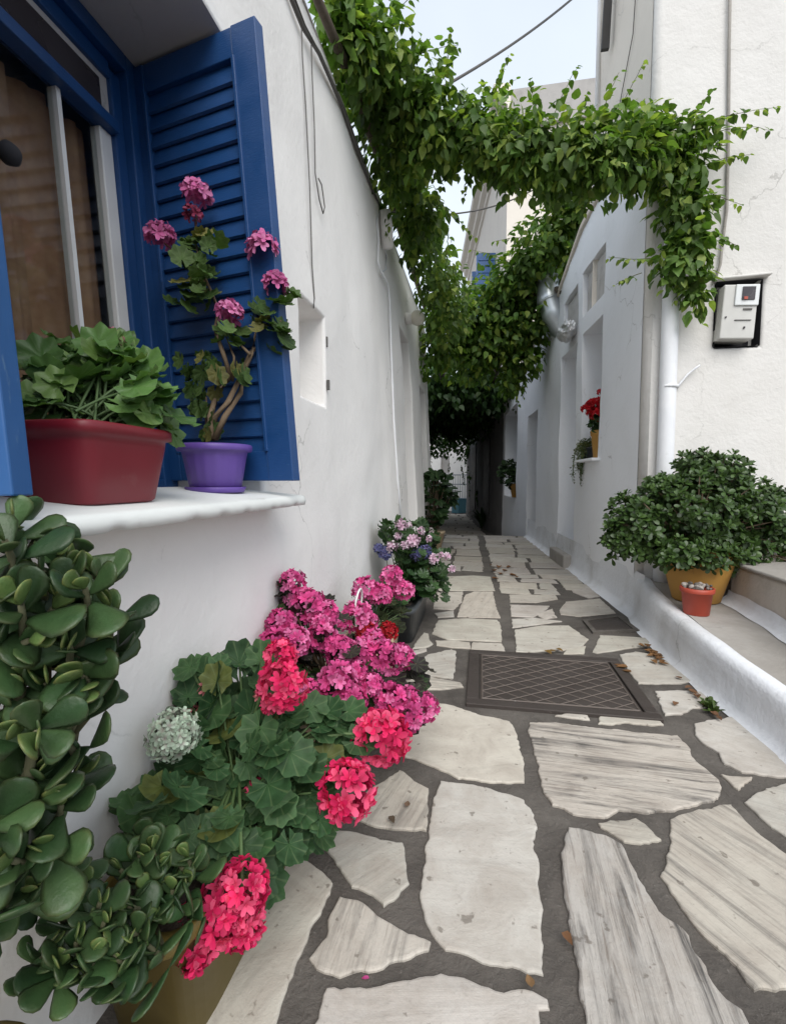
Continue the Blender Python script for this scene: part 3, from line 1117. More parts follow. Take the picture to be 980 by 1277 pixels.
def wbar(mb, y0, y1, z0, z1, d0, d1):
    p_ = [WF(y, z, d) for d in (d0, d1) for y, z in ((y0, z0), (y1, z0), (y1, z1), (y0, z1))]
    mb.add(p_, [(0, 1, 2, 3), (7, 6, 5, 4), (0, 4, 5, 1), (1, 5, 6, 2), (2, 6, 7, 3), (3, 7, 4, 0)])


fr = MB()
wbar(fr, 1.185, 1.243, .757, 1.909, -.005, .06)
wbar(fr, 1.150, 1.185, .80, 1.85, .018, .06)
wbar(fr, .342, .40, .757, 1.909, -.005, .06)
wbar(fr, .40, 1.185, 1.865, 1.909, -.005, .06)
wbar(fr, .40, 1.150, 1.825, 1.865, .018, .06)
wbar(fr, .40, 1.15, 1.685, 1.715, .004, .055)
wbar(fr, .40, 1.185, .757, .80, -.005, .06)
WIN = fr.build('window', M_blue, H1, smooth=False, bevel=.003)


def sub(mb, name, mat, parent, **k):
    """a sub-part: a child of a part; both live in world space"""
    o_ = mb.build(name, mat, None, **k)
    loc = np.array(o_.location)
    par = np.array(parent.matrix_world.translation)
    if parent.parent is not None:
        par = np.array(parent.location) + np.array(parent.parent.location)
    o_.parent = parent
    o_.location = (loc - par).tolist()
    return o_


mb = MB()
wbar(mb, 1.110, 1.15, .80, 1.685, .03, .06)
wbar(mb, .40, .44, .80, 1.685, .03, .06)
wbar(mb, .44, 1.110, .80, .84, .03, .06)
sub(mb, 'sash', M_pvc, WIN, smooth=False, bevel=.003)
mb = MB()
wbar(mb, .988, 1.000, .84, 1.685, .034, .058)
sub(mb, 'glazing_bar', M_pvc, WIN, smooth=False)
mb = MB()
wbar(mb, .40, 1.15, 1.715, 1.825, .03, .05)
sub(mb, 'transom_frame', M_soffit, WIN, smooth=False)
mb = MB()
for y0, y1 in ((.43, .78), (.80, 1.12)):
    wbar(mb, y0, y1, 1.735, 1.805, .026, .0295)
sub(mb, 'transom_pane', M_dark, WIN, smooth=False)
mb = MB()
wbar(mb, .44, 1.110, .84, 1.685, .044, .047)
sub(mb, 'pane', M_glass, WIN, smooth=False)
mb = MB()
n = 60
for i in range(n + 1):
    y = .40 + .75 * i / n
    d = .105 + .014 * math.sin(i * .75) + .008 * math.sin(i * 1.9)
    for z in (.80, 1.1, 1.4, 1.69):
        mb.add([WF(y, z, d)], [])
mb.f = [[i * 4 + j, (i + 1) * 4 + j, (i + 1) * 4 + j + 1, i * 4 + j + 1] for i in range(n) for j in range(3)]
sub(mb, 'curtain', M_curtain, WIN)
mb = MB()
mb.lathe((0, 0, 0), [(.002, 0), (.014, .002), (.016, .012), (.010, .02), (.001, .022)], 16)
mb.v = [v @ np.array(Matrix.Rotation(R(90), 3, 'Y')).T * 1.3 + onplane(5, 192, (1, 0, .07), -.775) for v in mb.v]
sub(mb, 'handle', M_black, WIN)

# sill, sloping a little outwards, with a chipped lower edge
mb = MB()
ny = 160
prof = lambda q: [(-.74, .782), (-.49, .757), (-.481, .753), (-.478, .742), (-.480 - .004 * q, .7305 + .006 * q), (-.492, .729 + .007 * q), (-.60, .728)]
for i in range(ny + 1):
    y = .05 + (1.272 - .05) * i / ny
    q = max(0, noise.noise(Vector((y * 22, 0, 3)))) * 1.6 + max(0, noise.noise(Vector((y * 60, 2, 3))) - .1) * .8
    for x, z in prof(q):
        mb.add([(x + .01 * (y - 1.0) * -.6, y, z)], [])
k = 7
mb.f = [[i * k + j, (i + 1) * k + j, (i + 1) * k + j + 1, i * k + j + 1] for i in range(ny) for j in range(k - 1)] + [list(range(k)), [ny * k + j for j in range(k)][::-1]]
mb.build('windowsill', M_sill, H1, smooth=True)


def shutter_frame(p_hinge0, p_out0, p_hinge1):
    o_ = np.array(p_hinge0)
    ux = np.array(p_out0) - o_
    vz = np.array(p_hinge1) - o_
    nrm = unit(np.cross(ux, vz))
    return o_, ux, vz, nrm


def shutter(hb, ob, ht, mat, slats, stile_h, stile_o, rail_b, rail_t, th=.032):
    o_, ux, vz, nr = shutter_frame(hb, ob, ht)
    W_, H_ = np.linalg.norm(ux), np.linalg.norm(vz)
    ux, vz = ux / W_, vz / H_

    def bar(mb, x0, x1, z0, z1, t0=-th / 2, t1=th / 2):
        p_ = [o_ + ux * x + vz * z + nr * t_ for t_ in (t0, t1) for x, z in ((x0, z0), (x1, z0), (x1, z1), (x0, z1))]
        mb.add(p_, [(0, 1, 2, 3), (7, 6, 5, 4), (0, 4, 5, 1), (1, 5, 6, 2), (2, 6, 7, 3), (3, 7, 4, 0)])
    mb = MB()
    bar(mb, 0, stile_h, 0, H_)
    bar(mb, W_ - stile_o, W_, 0, H_)
    bar(mb, stile_h + .0005, W_ - stile_o - .0005, 0, rail_b, -th / 2 + .003, th / 2 - .003)
    bar(mb, stile_h + .0005, W_ - stile_o - .0005, H_ - rail_t, H_, -th / 2 + .003, th / 2 - .003)
    # beading round the panel
    for t0, t1 in ((-th / 2 - .004, -th / 2 + .006), (th / 2 - .006, th / 2 + .004)):
        bar(mb, stile_h - .006, stile_h + .004, rail_b, H_ - rail_t, t0, t1)
        bar(mb, W_ - stile_o - .004, W_ - stile_o + .006, rail_b, H_ - rail_t, t0, t1)
    par = mb.build('shutter', mat, H1, smooth=False, bevel=.002)
    mb = MB()
    if slats:
        pit = (H_ - rail_t - rail_b) / slats
        for i in range(slats):
            zc = rail_b + pit * (i + .5)
            p_ = []
            for a in (-1, 1):
                for tt in (-.5, .5):
                    for x in (stile_h + .001, W_ - stile_o - .001):
                        # slat leans: its far edge sits higher
                        zz = zc + a * pit * .66
                        nn_ = -a * .0075
                        p_.append(o_ + ux * x + vz * (zz + tt * .004) + nr * (nn_ + tt * .006 + SIGN * a * 0))
            mb.add(p_, [(0, 1, 3, 2), (4, 6, 7, 5), (0, 4, 5, 1), (2, 3, 7, 6), (0, 2, 6, 4), (1, 5, 7, 3)])
        sub(mb, 'louvres', mat, par, smooth=False)
    else:
        bar(mb, stile_h + .001, W_ - stile_o - .001, rail_b, H_ - rail_t, -.008, .008)
        sub(mb, 'panel', mat, par, smooth=False)
    return par


SIGN = 1
shutter((-.862, 1.232, .797), (-.457, 1.15, .797), (-.943, 1.232, 1.897), M_blue, 21, .05, .072, .075, .07)
shutter((-.84, .350, .783), (-.470, .425, .783), (-.925, .350, 1.897), M_blue2, 0, .05, .05, .08, .07, th=.03)
# doors inside the recesses and the two iron pins by the niche
mb = MB()
for i in range(5):
    mb.box(LW(3.90 + .09 * i + .045, 1.0, .135), (.03, .084, 2.0), Matrix.Rotation(-.05, 3, 'Y'))
mb.build('door', M_door, H1, smooth=False, bevel=.004)
mb = MB()
mb.box(LW(5.225, 1.03, .14), (.02, .44, 1.44), Matrix.Rotation(-.05, 3, 'Y'))
mb.build('blind', M_door, H1, smooth=False)
for z in (1.345, 1.175):
    mb = MB()
    mb.box(LW(1.868 if z > 1.2 else 1.862, z, -.006), (.012, .010, .04), None)
    mb.build('hinge_pin', M_cable, H1, smooth=False, bevel=.002)

# ---- houses across the alley
H2 = thing('house', 'tall roughcast white house with vine arch and downpipe at its corner', 'house', (1.8, 3.6, 0))


def MWp(s, z, d=0.0):
    return np.array([s, 3.01 + d, z])


cxn = fac(3.01)[0]
mb = MB()
wall_panel(mb, MWp, cxn + .04, 3.6, -.02, lambda s: 6.5, [(1.262, 1.492, 1.532, 1.890, .10, True)], cell=.09, amp=.006, seed=5.0, fade=True)
mb.build('wall', M_rough, H2, bevel=.02, weld=True, seg=3)
mb = MB()
mb.tube([(cxn + .04, 3.05, -.02), (cxn + .04, 3.05, 6.5)], .04, 32)
mb.build('corner', M_rough, H2)
mb = MB()


def FP(s, z, d=0.0):
    return fac(s, z, -d)


wall_panel(mb, FP, 3.05, 4.08, 2.86, lambda s: 6.5, (), cell=.09, amp=.005, seed=6.0, fade=True)
e = fac(4.08)
mb.add([fac(4.08, 2.0), fac(4.08, 6.5), (3.6, 4.3, 6.5), (3.6, 4.3, 2.0), (3.6, 3.01, 6.5), fac(3.01, 6.5)], [(0, 1, 2, 3), (1, 5, 4, 2)])
mb.build('side_wall', M_cream, H2, weld=True)
mb = MB()
mb.tube([fac(4.02, 2.9, .02), fac(4.02, 6.4, .02)], .014, 8)
mb.build('drainpipe', M_pipe, H2)
mb = MB()
mb.box(fac(3.72, 3.98, .05), (.05, .035, .42), Matrix.Rotation(R(9), 3, 'X'))
mb.build('bracket', M_darkwood, H2, smooth=False)

# dark lining of the meter recess, narrower on one side
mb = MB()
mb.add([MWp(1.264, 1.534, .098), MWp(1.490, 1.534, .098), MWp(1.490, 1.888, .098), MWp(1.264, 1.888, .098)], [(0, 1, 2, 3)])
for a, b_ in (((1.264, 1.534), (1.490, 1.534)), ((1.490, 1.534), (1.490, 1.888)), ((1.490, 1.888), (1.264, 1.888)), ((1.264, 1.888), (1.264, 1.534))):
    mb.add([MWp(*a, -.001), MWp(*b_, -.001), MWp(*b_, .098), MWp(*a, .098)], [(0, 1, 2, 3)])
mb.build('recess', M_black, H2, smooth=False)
mb = MB()
mb.box((1.378, 2.995, 1.899), (.28, .05, .012), Matrix.Rotation(R(-2), 3, 'Y'))
mb.build('ledge', M_rough, H2, smooth=False, bevel=.004)

H3 = thing('house', 'single storey bluish white house with tall narrow openings across the alley', 'house', (1.8, 6.5, 0))
mb = MB()


def top3(s):
    return 2.9 if s < 4.4 else max(2.55, 2.9 - .28 * (s - 4.4))


OPN = [(3.79, 4.33, 2.145, 2.505, .05, True), (3.79, 4.30, .957, 2.0, .28, True), (4.475, 5.0, 2.145, 2.49, .05, True), (4.475, 5.08, .12, 2.0, .30, True),
       (6.3, 7.05, -.02, 1.68, .2, True), (8.1, 9.75, .49, 2.05, .28, True)]
wall_panel(mb, FP, 3.05, 10.04, -.55, top3, OPN, cell=.08, amp=.012, seed=9.0, fade=True)
mb.build('wall', M_bluewhite, H3, bevel=.014, weld=True, seg=3)
mb = MB()
prev = None
for Yq in (3.9, 4.39, 5.65, 10.04):
    z = top3(min(Yq, 10))
    mb.add([fac(Yq, z + .03, .025), fac(Yq, z + .03, -.12), fac(Yq, z - .015, .025), fac(Yq, z - .015, -.12)], [])
mb.f = [[i * 4 + a, (i + 1) * 4 + a, (i + 1) * 4 + b_, i * 4 + b_] for i in range(3) for a, b_ in ((0, 1), (2, 0), (1, 3), (3, 2))] + [[0, 1, 3, 2], [12, 14, 15, 13]]
mb.build('coping', M_beige, H3, smooth=False, bevel=.008)
mb = MB()
mb.add([fac(3.02, 2.86, -.1), fac(10.04, 2.55, -.1), (5, 10.04, 2.5), (5, 3.02, 2.8)], [(0, 1, 2, 3)])
mb.build('roof', M_cement, H3, smooth=False)
for y0, y1, z1 in ((3.80, 4.32, 2.49), (4.485, 4.99, 2.475)):
    mb = MB()
    mb.box((fac((y0 + y1) / 2, 2.32, -.04)), (.012, y1 - y0, z1 - 2.16), Matrix.Rotation(.068, 3, 'Z'))
    mb.build('panel', M_panel, H3, smooth=False)
mb = MB()
for i in range(4):
    mb.box(fac(6.42 + .17 * i, .8, -.18), (.03, .165, 1.6), Matrix.Rotation(.068, 3, 'Z'))
mb.build('door', M_door, H3, smooth=False, bevel=.004)
mb = MB()
mb.box(fac(4.78, 1.05, -.28), (.02, .58, 1.86), Matrix.Rotation(.068, 3, 'Z'))
mb.build('door', M_bluewhite, H3, smooth=False)
mb = MB()
mb.box(fac(4.02, .949, .005), (.12, .56, .022), Matrix.Rotation(.068, 3, 'Z'))
mb.build('windowsill', M_bluewhite, H3, smooth=False, bevel=.005)
mb = MB()
mb.box(fac(4.78, .05, .005), (.14, .60, .14), Matrix.Rotation(.068, 3, 'Z'))
mb.build('doorstep', M_cement, H3, smooth=False, bevel=.012)
mb = MB()
for i in range(4):
    mb.box(fac(8.25 + .4 * i, 1.27, -.25), (.03, .03, 1.5), Matrix.Rotation(.068, 3, 'Z'))
mb.box(fac(8.9, 1.4, -.25), (.03, 1.6, .03), Matrix.Rotation(.068, 3, 'Z'))
mb.build('window_grille', M_rail, H3, smooth=False)

# tall house beyond, corner at the end of the low one
H4 = thing('house', 'tall cream house with moulded cornice and blue shutters rising behind the low roof', 'house', (1.8, 13, 0))
c0 = np.array([.425, 10.06, 0])
dd = np.array([-math.sin(R(7.2)), math.cos(R(7.2)), 0])
dn = np.array([-dd[1], dd[0], 0])
zc = yp(628, 118, 10.06)[2]
c1 = c0 + dd * 7.6
mb = MB()
mb.add([c0 + (0, 0, 2.2), c1 + (0, 0, 2.2), c1 + (0, 0, zc), c0 + (0, 0, zc), np.array([5, 10.06, 2.2]), np.array([5, 10.06, zc]), np.array([5, 17.6, zc]), np.array([5, 17.6, 2.2])],
       [(0, 1, 2, 3), (0, 3, 5, 4), (3, 2, 6, 5), (1, 7, 6, 2)])
mb.build('wall', M_cream, H4, smooth=False)
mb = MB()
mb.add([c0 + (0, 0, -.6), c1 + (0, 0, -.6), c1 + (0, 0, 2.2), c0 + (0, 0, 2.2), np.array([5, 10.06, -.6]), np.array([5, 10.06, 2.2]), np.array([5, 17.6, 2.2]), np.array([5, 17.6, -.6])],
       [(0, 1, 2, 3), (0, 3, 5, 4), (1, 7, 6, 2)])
mb.build('dark_base', M_farwall, H4, smooth=False)
mb = MB()
prof = [(0, -.5), (.05, -.47), (.06, -.36), (.16, -.30), (.18, -.18), (.30, -.10), (.32, .02), (0, .02)]
for q in (c0 - dd * .25, c1):
    mb.add([q + dn * x + np.array([0, 0, zc + z]) for x, z in prof], [])
k = len(prof)
mb.f = [[j, k + j, k + (j + 1) % k, (j + 1) % k] for j in range(k)] + [list(range(k)), [k + j for j in range(k)][::-1]]
mb.build('cornice', M_cream, H4, smooth=False)
mb = MB()
mb.box(((c0[0] + 5) / 2 + .05, 10.05, zc - .28), (5 - c0[0] + .1, .12, .62))
mb.box(((c0[0] + 5) / 2 + .05, 10.03, zc - .62), (5 - c0[0] + .1, .12, .06))
mb.build('parapet', M_greyplaster, H4, smooth=False)
for s_, z_ in ((1.35, 5.1), (2.3, 5.1), (4.0, 5.1), (5.0, 5.1)):
    mb = MB()
    ctr = c0 + dd * s_ + dn * .22 + np.array([0, 0, z_ - .1])
    rot = Matrix(((dn[0], dd[0], 0), (dn[1], dd[1], 0), (0, 0, 1)))
    mb.box(ctr, (.42, .05, 1.75), rot)
    for kk in range(12):
        mb.box(ctr + np.array([0, 0, -.75 + kk * .135]) - dd * .03, (.34, .02, .05), rot)
    mb.build('shutter', M_blue2, H4, smooth=False)
for s_ in (1.82, 4.5):
    mb = MB()
    mb.box(c0 + dd * s_ + dn * .0 + np.array([0, 0, 5.0]), (.06, .9, 1.75), rot)
    mb.build('window', M_dark, H4, smooth=False)
for s_, w_, z0, z1 in ((2.3, 1.0, .2, 2.1), (5.2, 1.0, .2, 2.1)):
    mb = MB()
    mb.box(c0 + dd * s_ + dn * .0 + np.array([0, 0, (z0 + z1) / 2 - .3]), (.05, w_, z1 - z0), rot)
    mb.build('window', M_darkwood, H4, smooth=False)

# the yard wall set back beyond the low house and the white house closing the lane
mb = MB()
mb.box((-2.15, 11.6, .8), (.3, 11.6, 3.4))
tag(mb.build('yard_wall', M_farwall, smooth=False), 'dark grey yard wall under the leafy tunnel', 'wall')
H5 = thing('house', 'small white house closing the far end of the lane', 'house', (-1.2, 20.5, -.47))
mb = MB()
wall_panel(mb, lambda s, z, d: np.array([s, 19.6 + d, z]), -6, 4, -.5, lambda s: 3.6, [(-1.62, -1.28, 1.05, 1.75, .15, True)], cell=.5, amp=.01, seed=13)
mb.add([(-6, 19.6, 3.6), (4, 19.6, 3.6), (4, 25, 3.6), (-6, 25, 3.6), (-6, 19.6, -.5), (-6, 25, -.5), (4, 19.6, -.5), (4, 25, -.5)], [(0, 1, 2, 3), (0, 3, 5, 4), (1, 6, 7, 2), (2, 7, 5, 3)])
mb.build('wall', M_white, H5, smooth=False)
mb = MB()
mb.box((-1.45, 19.7, 1.4), (.3, .04, .66))
mb.build('window', M_greyplaster, H5, smooth=False)
FENCE = thing('railing', 'grey bar railing in front of the white house at the lane end', 'railing', (-.7, 18.6, -.47))
mb = MB()
for i in range(16):
    mb.tube([(-1.25 + .09 * i, 18.6, .0), (-1.25 + .09 * i, 18.6, 1.0)], .012, 5)
mb.build('bars', M_rail, FENCE)
for z in (.62, .98):
    mb = MB()
    mb.tube([(-1.3, 18.6, z), (.2, 18.6, z)], .02, 6)
    mb.build('rail', M_rail, FENCE)
mb = MB()
mb.lathe((-.82, 18.2, -.46), [(.01, 0), (.25, .0), (.27, .02), (.28, .5), (.29, .52), (.26, .53), (.25, .5), (.01, .48)], 4)
mb.lathe((-.82, 18.2, -.46), [(.27, .525), (.30, .53), (.30, .56), (.02, .57)], 4)
tag(mb.build('planter_box', M_teal, smooth=False, bevel=.01), 'teal painted box standing at the far end of the lane', 'box')

# ------------------------------------------------------------------ kerb, ledge and steps by the meter wall
mb = MB()
nyk = 90
for i in range(nyk + 1):
    Yk = -.6 + (3.0 + .6) * i / nyk
    h = .06 + .057 * Yk
    w1 = .006 * noise.noise(Vector((Yk * 5, 1, 0)))
    w2 = .006 * noise.noise(Vector((Yk * 7, 4, 0)))
    x0 = .842 + .04 * min(1, max(0, (2.2 - Yk) / .7)) if Yk < 2.4 else .842 + (fac(3.0)[0] - .012 - .842) * ((Yk - 2.4) / .6) ** 2
    for x, z in ((x0 - .042 + w1 * 2.5, .004), (x0 - .02 + w1, .010), (x0 - .003 + w1, .03), (x0 + .004 + w2, h * .6), (x0 + .008 + w1, h - .02), (x0 + .02 + w1, h - .004), (x0 + .035, h + .002 + w2 * .5), (x0 + .062 + w2, h), (x0 + .09 + w1, h - .012)):
        mb.add([(x, Yk, z)], [])
k = 9
mb.f = [[i * k + j, (i + 1) * k + j, (i + 1) * k + j + 1, i * k + j + 1] for i in range(nyk) for j in range(k - 1)]
mb.build('kerb', M_kerb).__setitem__('kind', 'structure')
# whitewash apron along the facade foot
mb = MB()
for i in range(41):
    Yk = 2.9 + (6.9 - 2.9) * i / 40
    w1 = .012 * noise.noise(Vector((Yk * 4, 1, 0)))
    for off, z in ((.065 + w1, .003), (.03 + w1, .012), (.008, .05), (.004, .16), (-.004, .26)):
        p_ = fac(Yk, z, off)
        mb.add([p_], [])
mb.f = [[i * 5 + j, i * 5 + j + 1, (i + 1) * 5 + j + 1, (i + 1) * 5 + j] for i in range(40) for j in range(4)]
mb.build('skirting', M_kerb, H3)
STEPS = thing('steps', 'worn cement steps with whitewashed edges climbing beside the potted bush', 'steps', (1.6, 2.0, 0))
mb = MB()
nyk = 60
for i in range(nyk + 1):
    Yk = -.6 + (3.005 + .6) * i / nyk
    h = .051 + .057 * Yk
    for x in (.93, .96, 1.02, 1.08, 1.14, 1.21, 1.3):
        mb.add([(x, Yk, h + .004 * noise.noise(Vector((x * 9, Yk * 9, 2))))], [])
mb.f = [[i * 7 + j, i * 7 + j + 1, (i + 1) * 7 + j + 1, (i + 1) * 7 + j] for i in range(nyk) for j in range(6)]
mb.build('tread', M_cement, STEPS)


def step_block(x0, x1, y0, y1, z0, z1, mat, name, whiten=False):
    mb = MB()
    def pos(s, z, d):
        return np.array([s, y0 + d, z])
    n_ = 14
    bm_v = []
    mb.box(((x0 + x1) / 2, (y0 + y1) / 2, (z0 + z1) / 2), (x1 - x0, y1 - y0, z1 - z0))
    o_ = mb.build(name, mat, STEPS, smooth=True, bevel=.02, seg=3)
    return o_


# second and third steps: their left ends face the alley
step_block(1.215, 2.6, 1.55, 2.62, .06, .385, M_stepside, 'riser')
step_block(1.20, 2.62, 1.545, 2.63, .383, .40, M_cement, 'tread')
step_block(1.62, 2.6, 1.75, 2.9, .39, .585, M_kerb, 'riser')
step_block(1.60, 2.62, 1.74, 2.95, .583, .60, M_cement, 'tread')
step_block(1.05, 3.2, 2.72, 3.02, .05, .36, M_stepside, 'riser')
# limewashed fillet at the foot of the second step
mb = MB()
for i in range(31):
    Yk = 1.3 + (2.62 - 1.3) * i / 30
    h = .052 + .057 * Yk
    wv_ = .012 * noise.noise(Vector((Yk * 6, 7, 0)))
    for x, z in ((1.165 + wv_ * 1.5, h + .002), (1.19 + wv_, h + .008), (1.209, h + .03), (1.2130, h + .06 + wv_)):
        mb.add([(x, Yk, z)], [])
mb.f = [[i * 4 + j, (i + 1) * 4 + j, (i + 1) * 4 + j + 1, i * 4 + j + 1] for i in range(30) for j in range(3)]
mb.build('limewash_edge', M_kerb, STEPS)

# ------------------------------------------------------------------ manhole covers
GR = thing('manhole_cover', 'large rusty square manhole cover with diamond mesh tread in the paving', 'manhole cover', (.28, 1.95, 0))
gx0, gx1, gy0, gy1 = -.045, .60, 1.665, 2.215
mb = MB()
fw = .045
for (x0, x1, y0, y1) in ((gx0, gx1, gy0, gy0 + fw), (gx0, gx1, gy1 - fw, gy1), (gx0, gx0 + fw, gy0 + fw, gy1 - fw), (gx1 - fw, gx1, gy0 + fw, gy1 - fw)):
    mb.box(((x0 + x1) / 2, (y0 + y1) / 2, .003), (x1 - x0 - .001, y1 - y0 - .001, .022))
mb.build('frame', M_iron, GR, smooth=False, bevel=.003)
mb = MB()
mb.box(((gx0 + gx1) / 2, (gy0 + gy1) / 2, -.002), (gx1 - gx0 - 2 * fw - .006, gy1 - gy0 - 2 * fw - .006, .02))
mb.build('plate', M_iron, GR, smooth=False, bevel=.002)
mb = MB()
ix0, ix1, iy0, iy1 = gx0 + fw + .012, gx1 - fw - .012, gy0 + fw + .012, gy1 - fw - .012
pit = .064
for sgn in (1, -1):
    k0 = -30
    while k0 < 40:
        # line y = iy0 + sgn*.62*(x - ix0) + k0*pit
        pts = []
        for x in (ix0, ix1):
            pts.append((x, iy0 + sgn * .72 * (x - ix0) + k0 * pit))
        (xa, ya), (xb, yb) = pts
        ts = [0, 1]
        for yv in (iy0, iy1):
            if abs(yb - ya) > 1e-6:
                ts.append((yv - ya) / (yb - ya))
        ts = sorted(t_ for t_ in ts if -1e-6 <= t_ <= 1 + 1e-6)
        seg_ = [(xa + (xb - xa) * t_, ya + (yb - ya) * t_) for t_ in ts]
        seg_ = [q for q in seg_ if iy0 - 1e-4 <= q[1] <= iy1 + 1e-4]
        if len(seg_) >= 2:
            a, b_ = seg_[0], seg_[-1]
            if math.hypot(a[0] - b_[0], a[1] - b_[1]) > .01:
                mb.tube([(a[0], a[1], .009 + .0006 * sgn), (b_[0], b_[1], .009 + .0006 * sgn)], .0021, 4)
        k0 += 1
for a, b_ in (((ix0, iy0), (ix1, iy0)), ((ix1, iy0), (ix1, iy1)), ((ix1, iy1), (ix0, iy1)), ((ix0, iy1), (ix0, iy0))):
    mb.tube([(*a, .009), (*b_, .009)], .0035, 4)
mb.build('tread_mesh', M_ironlight, GR, smooth=False)
GR2 = thing('drain_cover', 'small plain metal drain cover near the kerb', 'drain cover', (.62, 2.6, 0))
q = [gp(x, y)[:2] for x, y in A7([(255, 680), (380, 665), (445, 715), (290, 722)])]
cq = np.mean(q, axis=0)
mb = MB()
top_ = [cq + (np.array(p_) - cq) * .84 for p_ in q]
mb.add([(*p_, .009) for p_ in top_] + [(*p_, -.01) for p_ in top_], [(3, 2, 1, 0), (0, 1, 5, 4), (1, 2, 6, 5), (2, 3, 7, 6), (3, 0, 4, 7)])
mb.build('plate', M_iron, GR2, smooth=False)
mb = MB()
o_ = [cq + (np.array(p_) - cq) * 1.08 for p_ in q]
i_ = [cq + (np.array(p_) - cq) * .87 for p_ in q]
vs = [(*p_, .013) for p_ in o_] + [(*p_, .013) for p_ in i_] + [(*p_, -.01) for p_ in o_] + [(*p_, -.01) for p_ in i_]
mb.add(vs, [(k, (k + 1) % 4, 4 + (k + 1) % 4, 4 + k) for k in range(4)] + [(k, 8 + k, 8 + (k + 1) % 4, (k + 1) % 4) for k in range(4)] + [(4 + k, 4 + (k + 1) % 4, 12 + (k + 1) % 4, 12 + k) for k in range(4)])
mb.build('frame', M_mortar, GR2, smooth=False)

# ------------------------------------------------------------------ fittings on the walls
L_ = thing('wall_lamp', 'round opal wall lamp on the flower wall above the doorway', 'lamp', LW(4.22, 2.2, 0))
lp = LW(4.22, 2.19, 0)
mb = MB()
mb.lathe((0, 0, 0), [(.001, 0), (.05, 0), (.05, .05), (.035, .055), (.001, .055)], 20)
mb.v = [v @ np.array(Matrix.Rotation(R(90), 3, 'Y')).T + lp for v in mb.v]
mb.build('bracket', M_white, L_)
mb = MB()
mb.lathe((lp[0] + .10, lp[1], lp[2] - .062), [(.001, 0)] + [(.065 * math.sin(math.pi * k / 12), .065 * (1 - math.cos(math.pi * k / 12))) for k in range(1, 12)] + [(.001, .13)], 20)
mb.build('globe', M_lamp, L_)

# cables on the flower wall
mb = MB()
W = lambda x, y, o=-.012: onplane(x, y, (1, 0, .05), -.55 - o)
pts = [W(350, -40), W(365, 2), W(378, 34), W(398, 66), W(412, 98), W(428, 136), W(440, 172), W(452, 205), W(464, 236), W(474, 258)]
mb.tube(pts, .0085, 7)
pts2 = [p_ + np.array([.006, 0, .014 * math.sin(i * 1.3)]) for i, p_ in enumerate(pts)]
mb.tube(pts2, .005, 6)
tag(mb.build('cable', M_cable), 'thick grey cable bundle running along the top of the flower wall', 'cable')
mb = MB()
mb.tube([W(376, 36), W(377, 70), W(381, 130), W(386, 230), W(389, 330), W(392, 372), W(391, 384)], .0026, 5)
tag(mb.build('wire', M_cable), 'thin wire hanging down the wall to the small niche', 'wire')
mb = MB()
mb.tube([W(388, 52), W(389, 90), W(392, 160), W(393, 215), W(398, 248), W(403, 266), W(405, 258), W(401, 230), W(397, 222)], .0026, 5)
tag(mb.build('wire', M_cable), 'loose thin wire with hooked end on the flower wall', 'wire')
mb = MB()
b0 = W(480, 262, -.05)
b1 = W(484, 310, -.05)
mb.tube([b0, b0 * .7 + b1 * .3, b1], [.035, .04, .035], 12)
tag(mb.build('junction_tube', M_white), 'whitewashed cable tube below the end of the cable bundle', 'cable tube')
mb = MB()
mb.tube([W(474, 258), W(470, 275), W(472, 300), W(471, 325), W(475, 340), W(481, 336), W(482, 318), W(478, 305)], .006, 6)
mb.tube([W(475, 338), W(483, 352), W(486, 375), W(488, 440), W(491, 520), W(496, 600), W(501, 655)], .007, 6)
tag(mb.build('cable', M_pipe), 'pale painted cable running down the wall beside the door recess', 'cable')
# overhead lines
mb = MB()
pA, pB = P(545, 112, 3.0), P(700, -6, 4.2)
mb.tube(sag(pA, pA + (pB - pA) * 1.9, .10), .010, 6)
tag(mb.build('overhead_cable', M_cable), 'dark overhead cable crossing the sky above the vine', 'cable')
mb = MB()
mb.tube(sag(P(476, 262, 3.3), P(700, 214, 4.6), .16), .006, 6)
tag(mb.build('overhead_wire', M_cable), 'thin sagging wire crossing the alley below the vine arch', 'wire')
mb = MB()
mb.tube([fac(3.25, 4.4, .01), fac(3.28, 3.9, .01), fac(3.32, 3.5, .012), fac(3.6, 3.15, .012), fac(3.75, 2.98, .02)], .003, 5)
tag(mb.build('wire', M_cable), 'thin wire slanting down the side of the tall roughcast house', 'wire')

PIPE = thing('downpipe', 'white painted downpipe at the corner of the roughcast house', 'pipe', (1.02, 2.97, 0))
pA, pB = yp(838, 330, 2.965), yp(827, 640, 2.965)
mb = MB()
mb.tube([pA + (pA - pB) * .3, pA, pB, pB + (pB - pA) * .35], .044, 14)
mb.build('pipe', M_pipe, PIPE)
mb = MB()
q = yp(834, 482, 2.965)
mb.tube([q + (0, 0, .008), q - (0, 0, .008)], .048, 14)
mb.build('clip', M_pipe, PIPE)
mb = MB()
mb.tube([yp(842, 487, 2.99), yp(848, 478, 2.985), yp(858, 466, 2.985), yp(866, 460, 2.985), yp(873, 455, 2.97)], .006, 6)
tag(mb.build('wire', M_pipe), 'short stub of painted wire beside the downpipe', 'wire')
mb = MB()
mb.tube([yp(911, -60, 2.998), yp(909, 60, 2.998), yp(908, 180, 2.998), yp(906, 262, 2.998), yp(901, 300, 2.998), yp(898, 330, 2.998), yp(890, 352, 2.99)], .008, 6)
tag(mb.build('conduit', M_cement), 'thin grey conduit running up the roughcast wall above the meter', 'conduit')

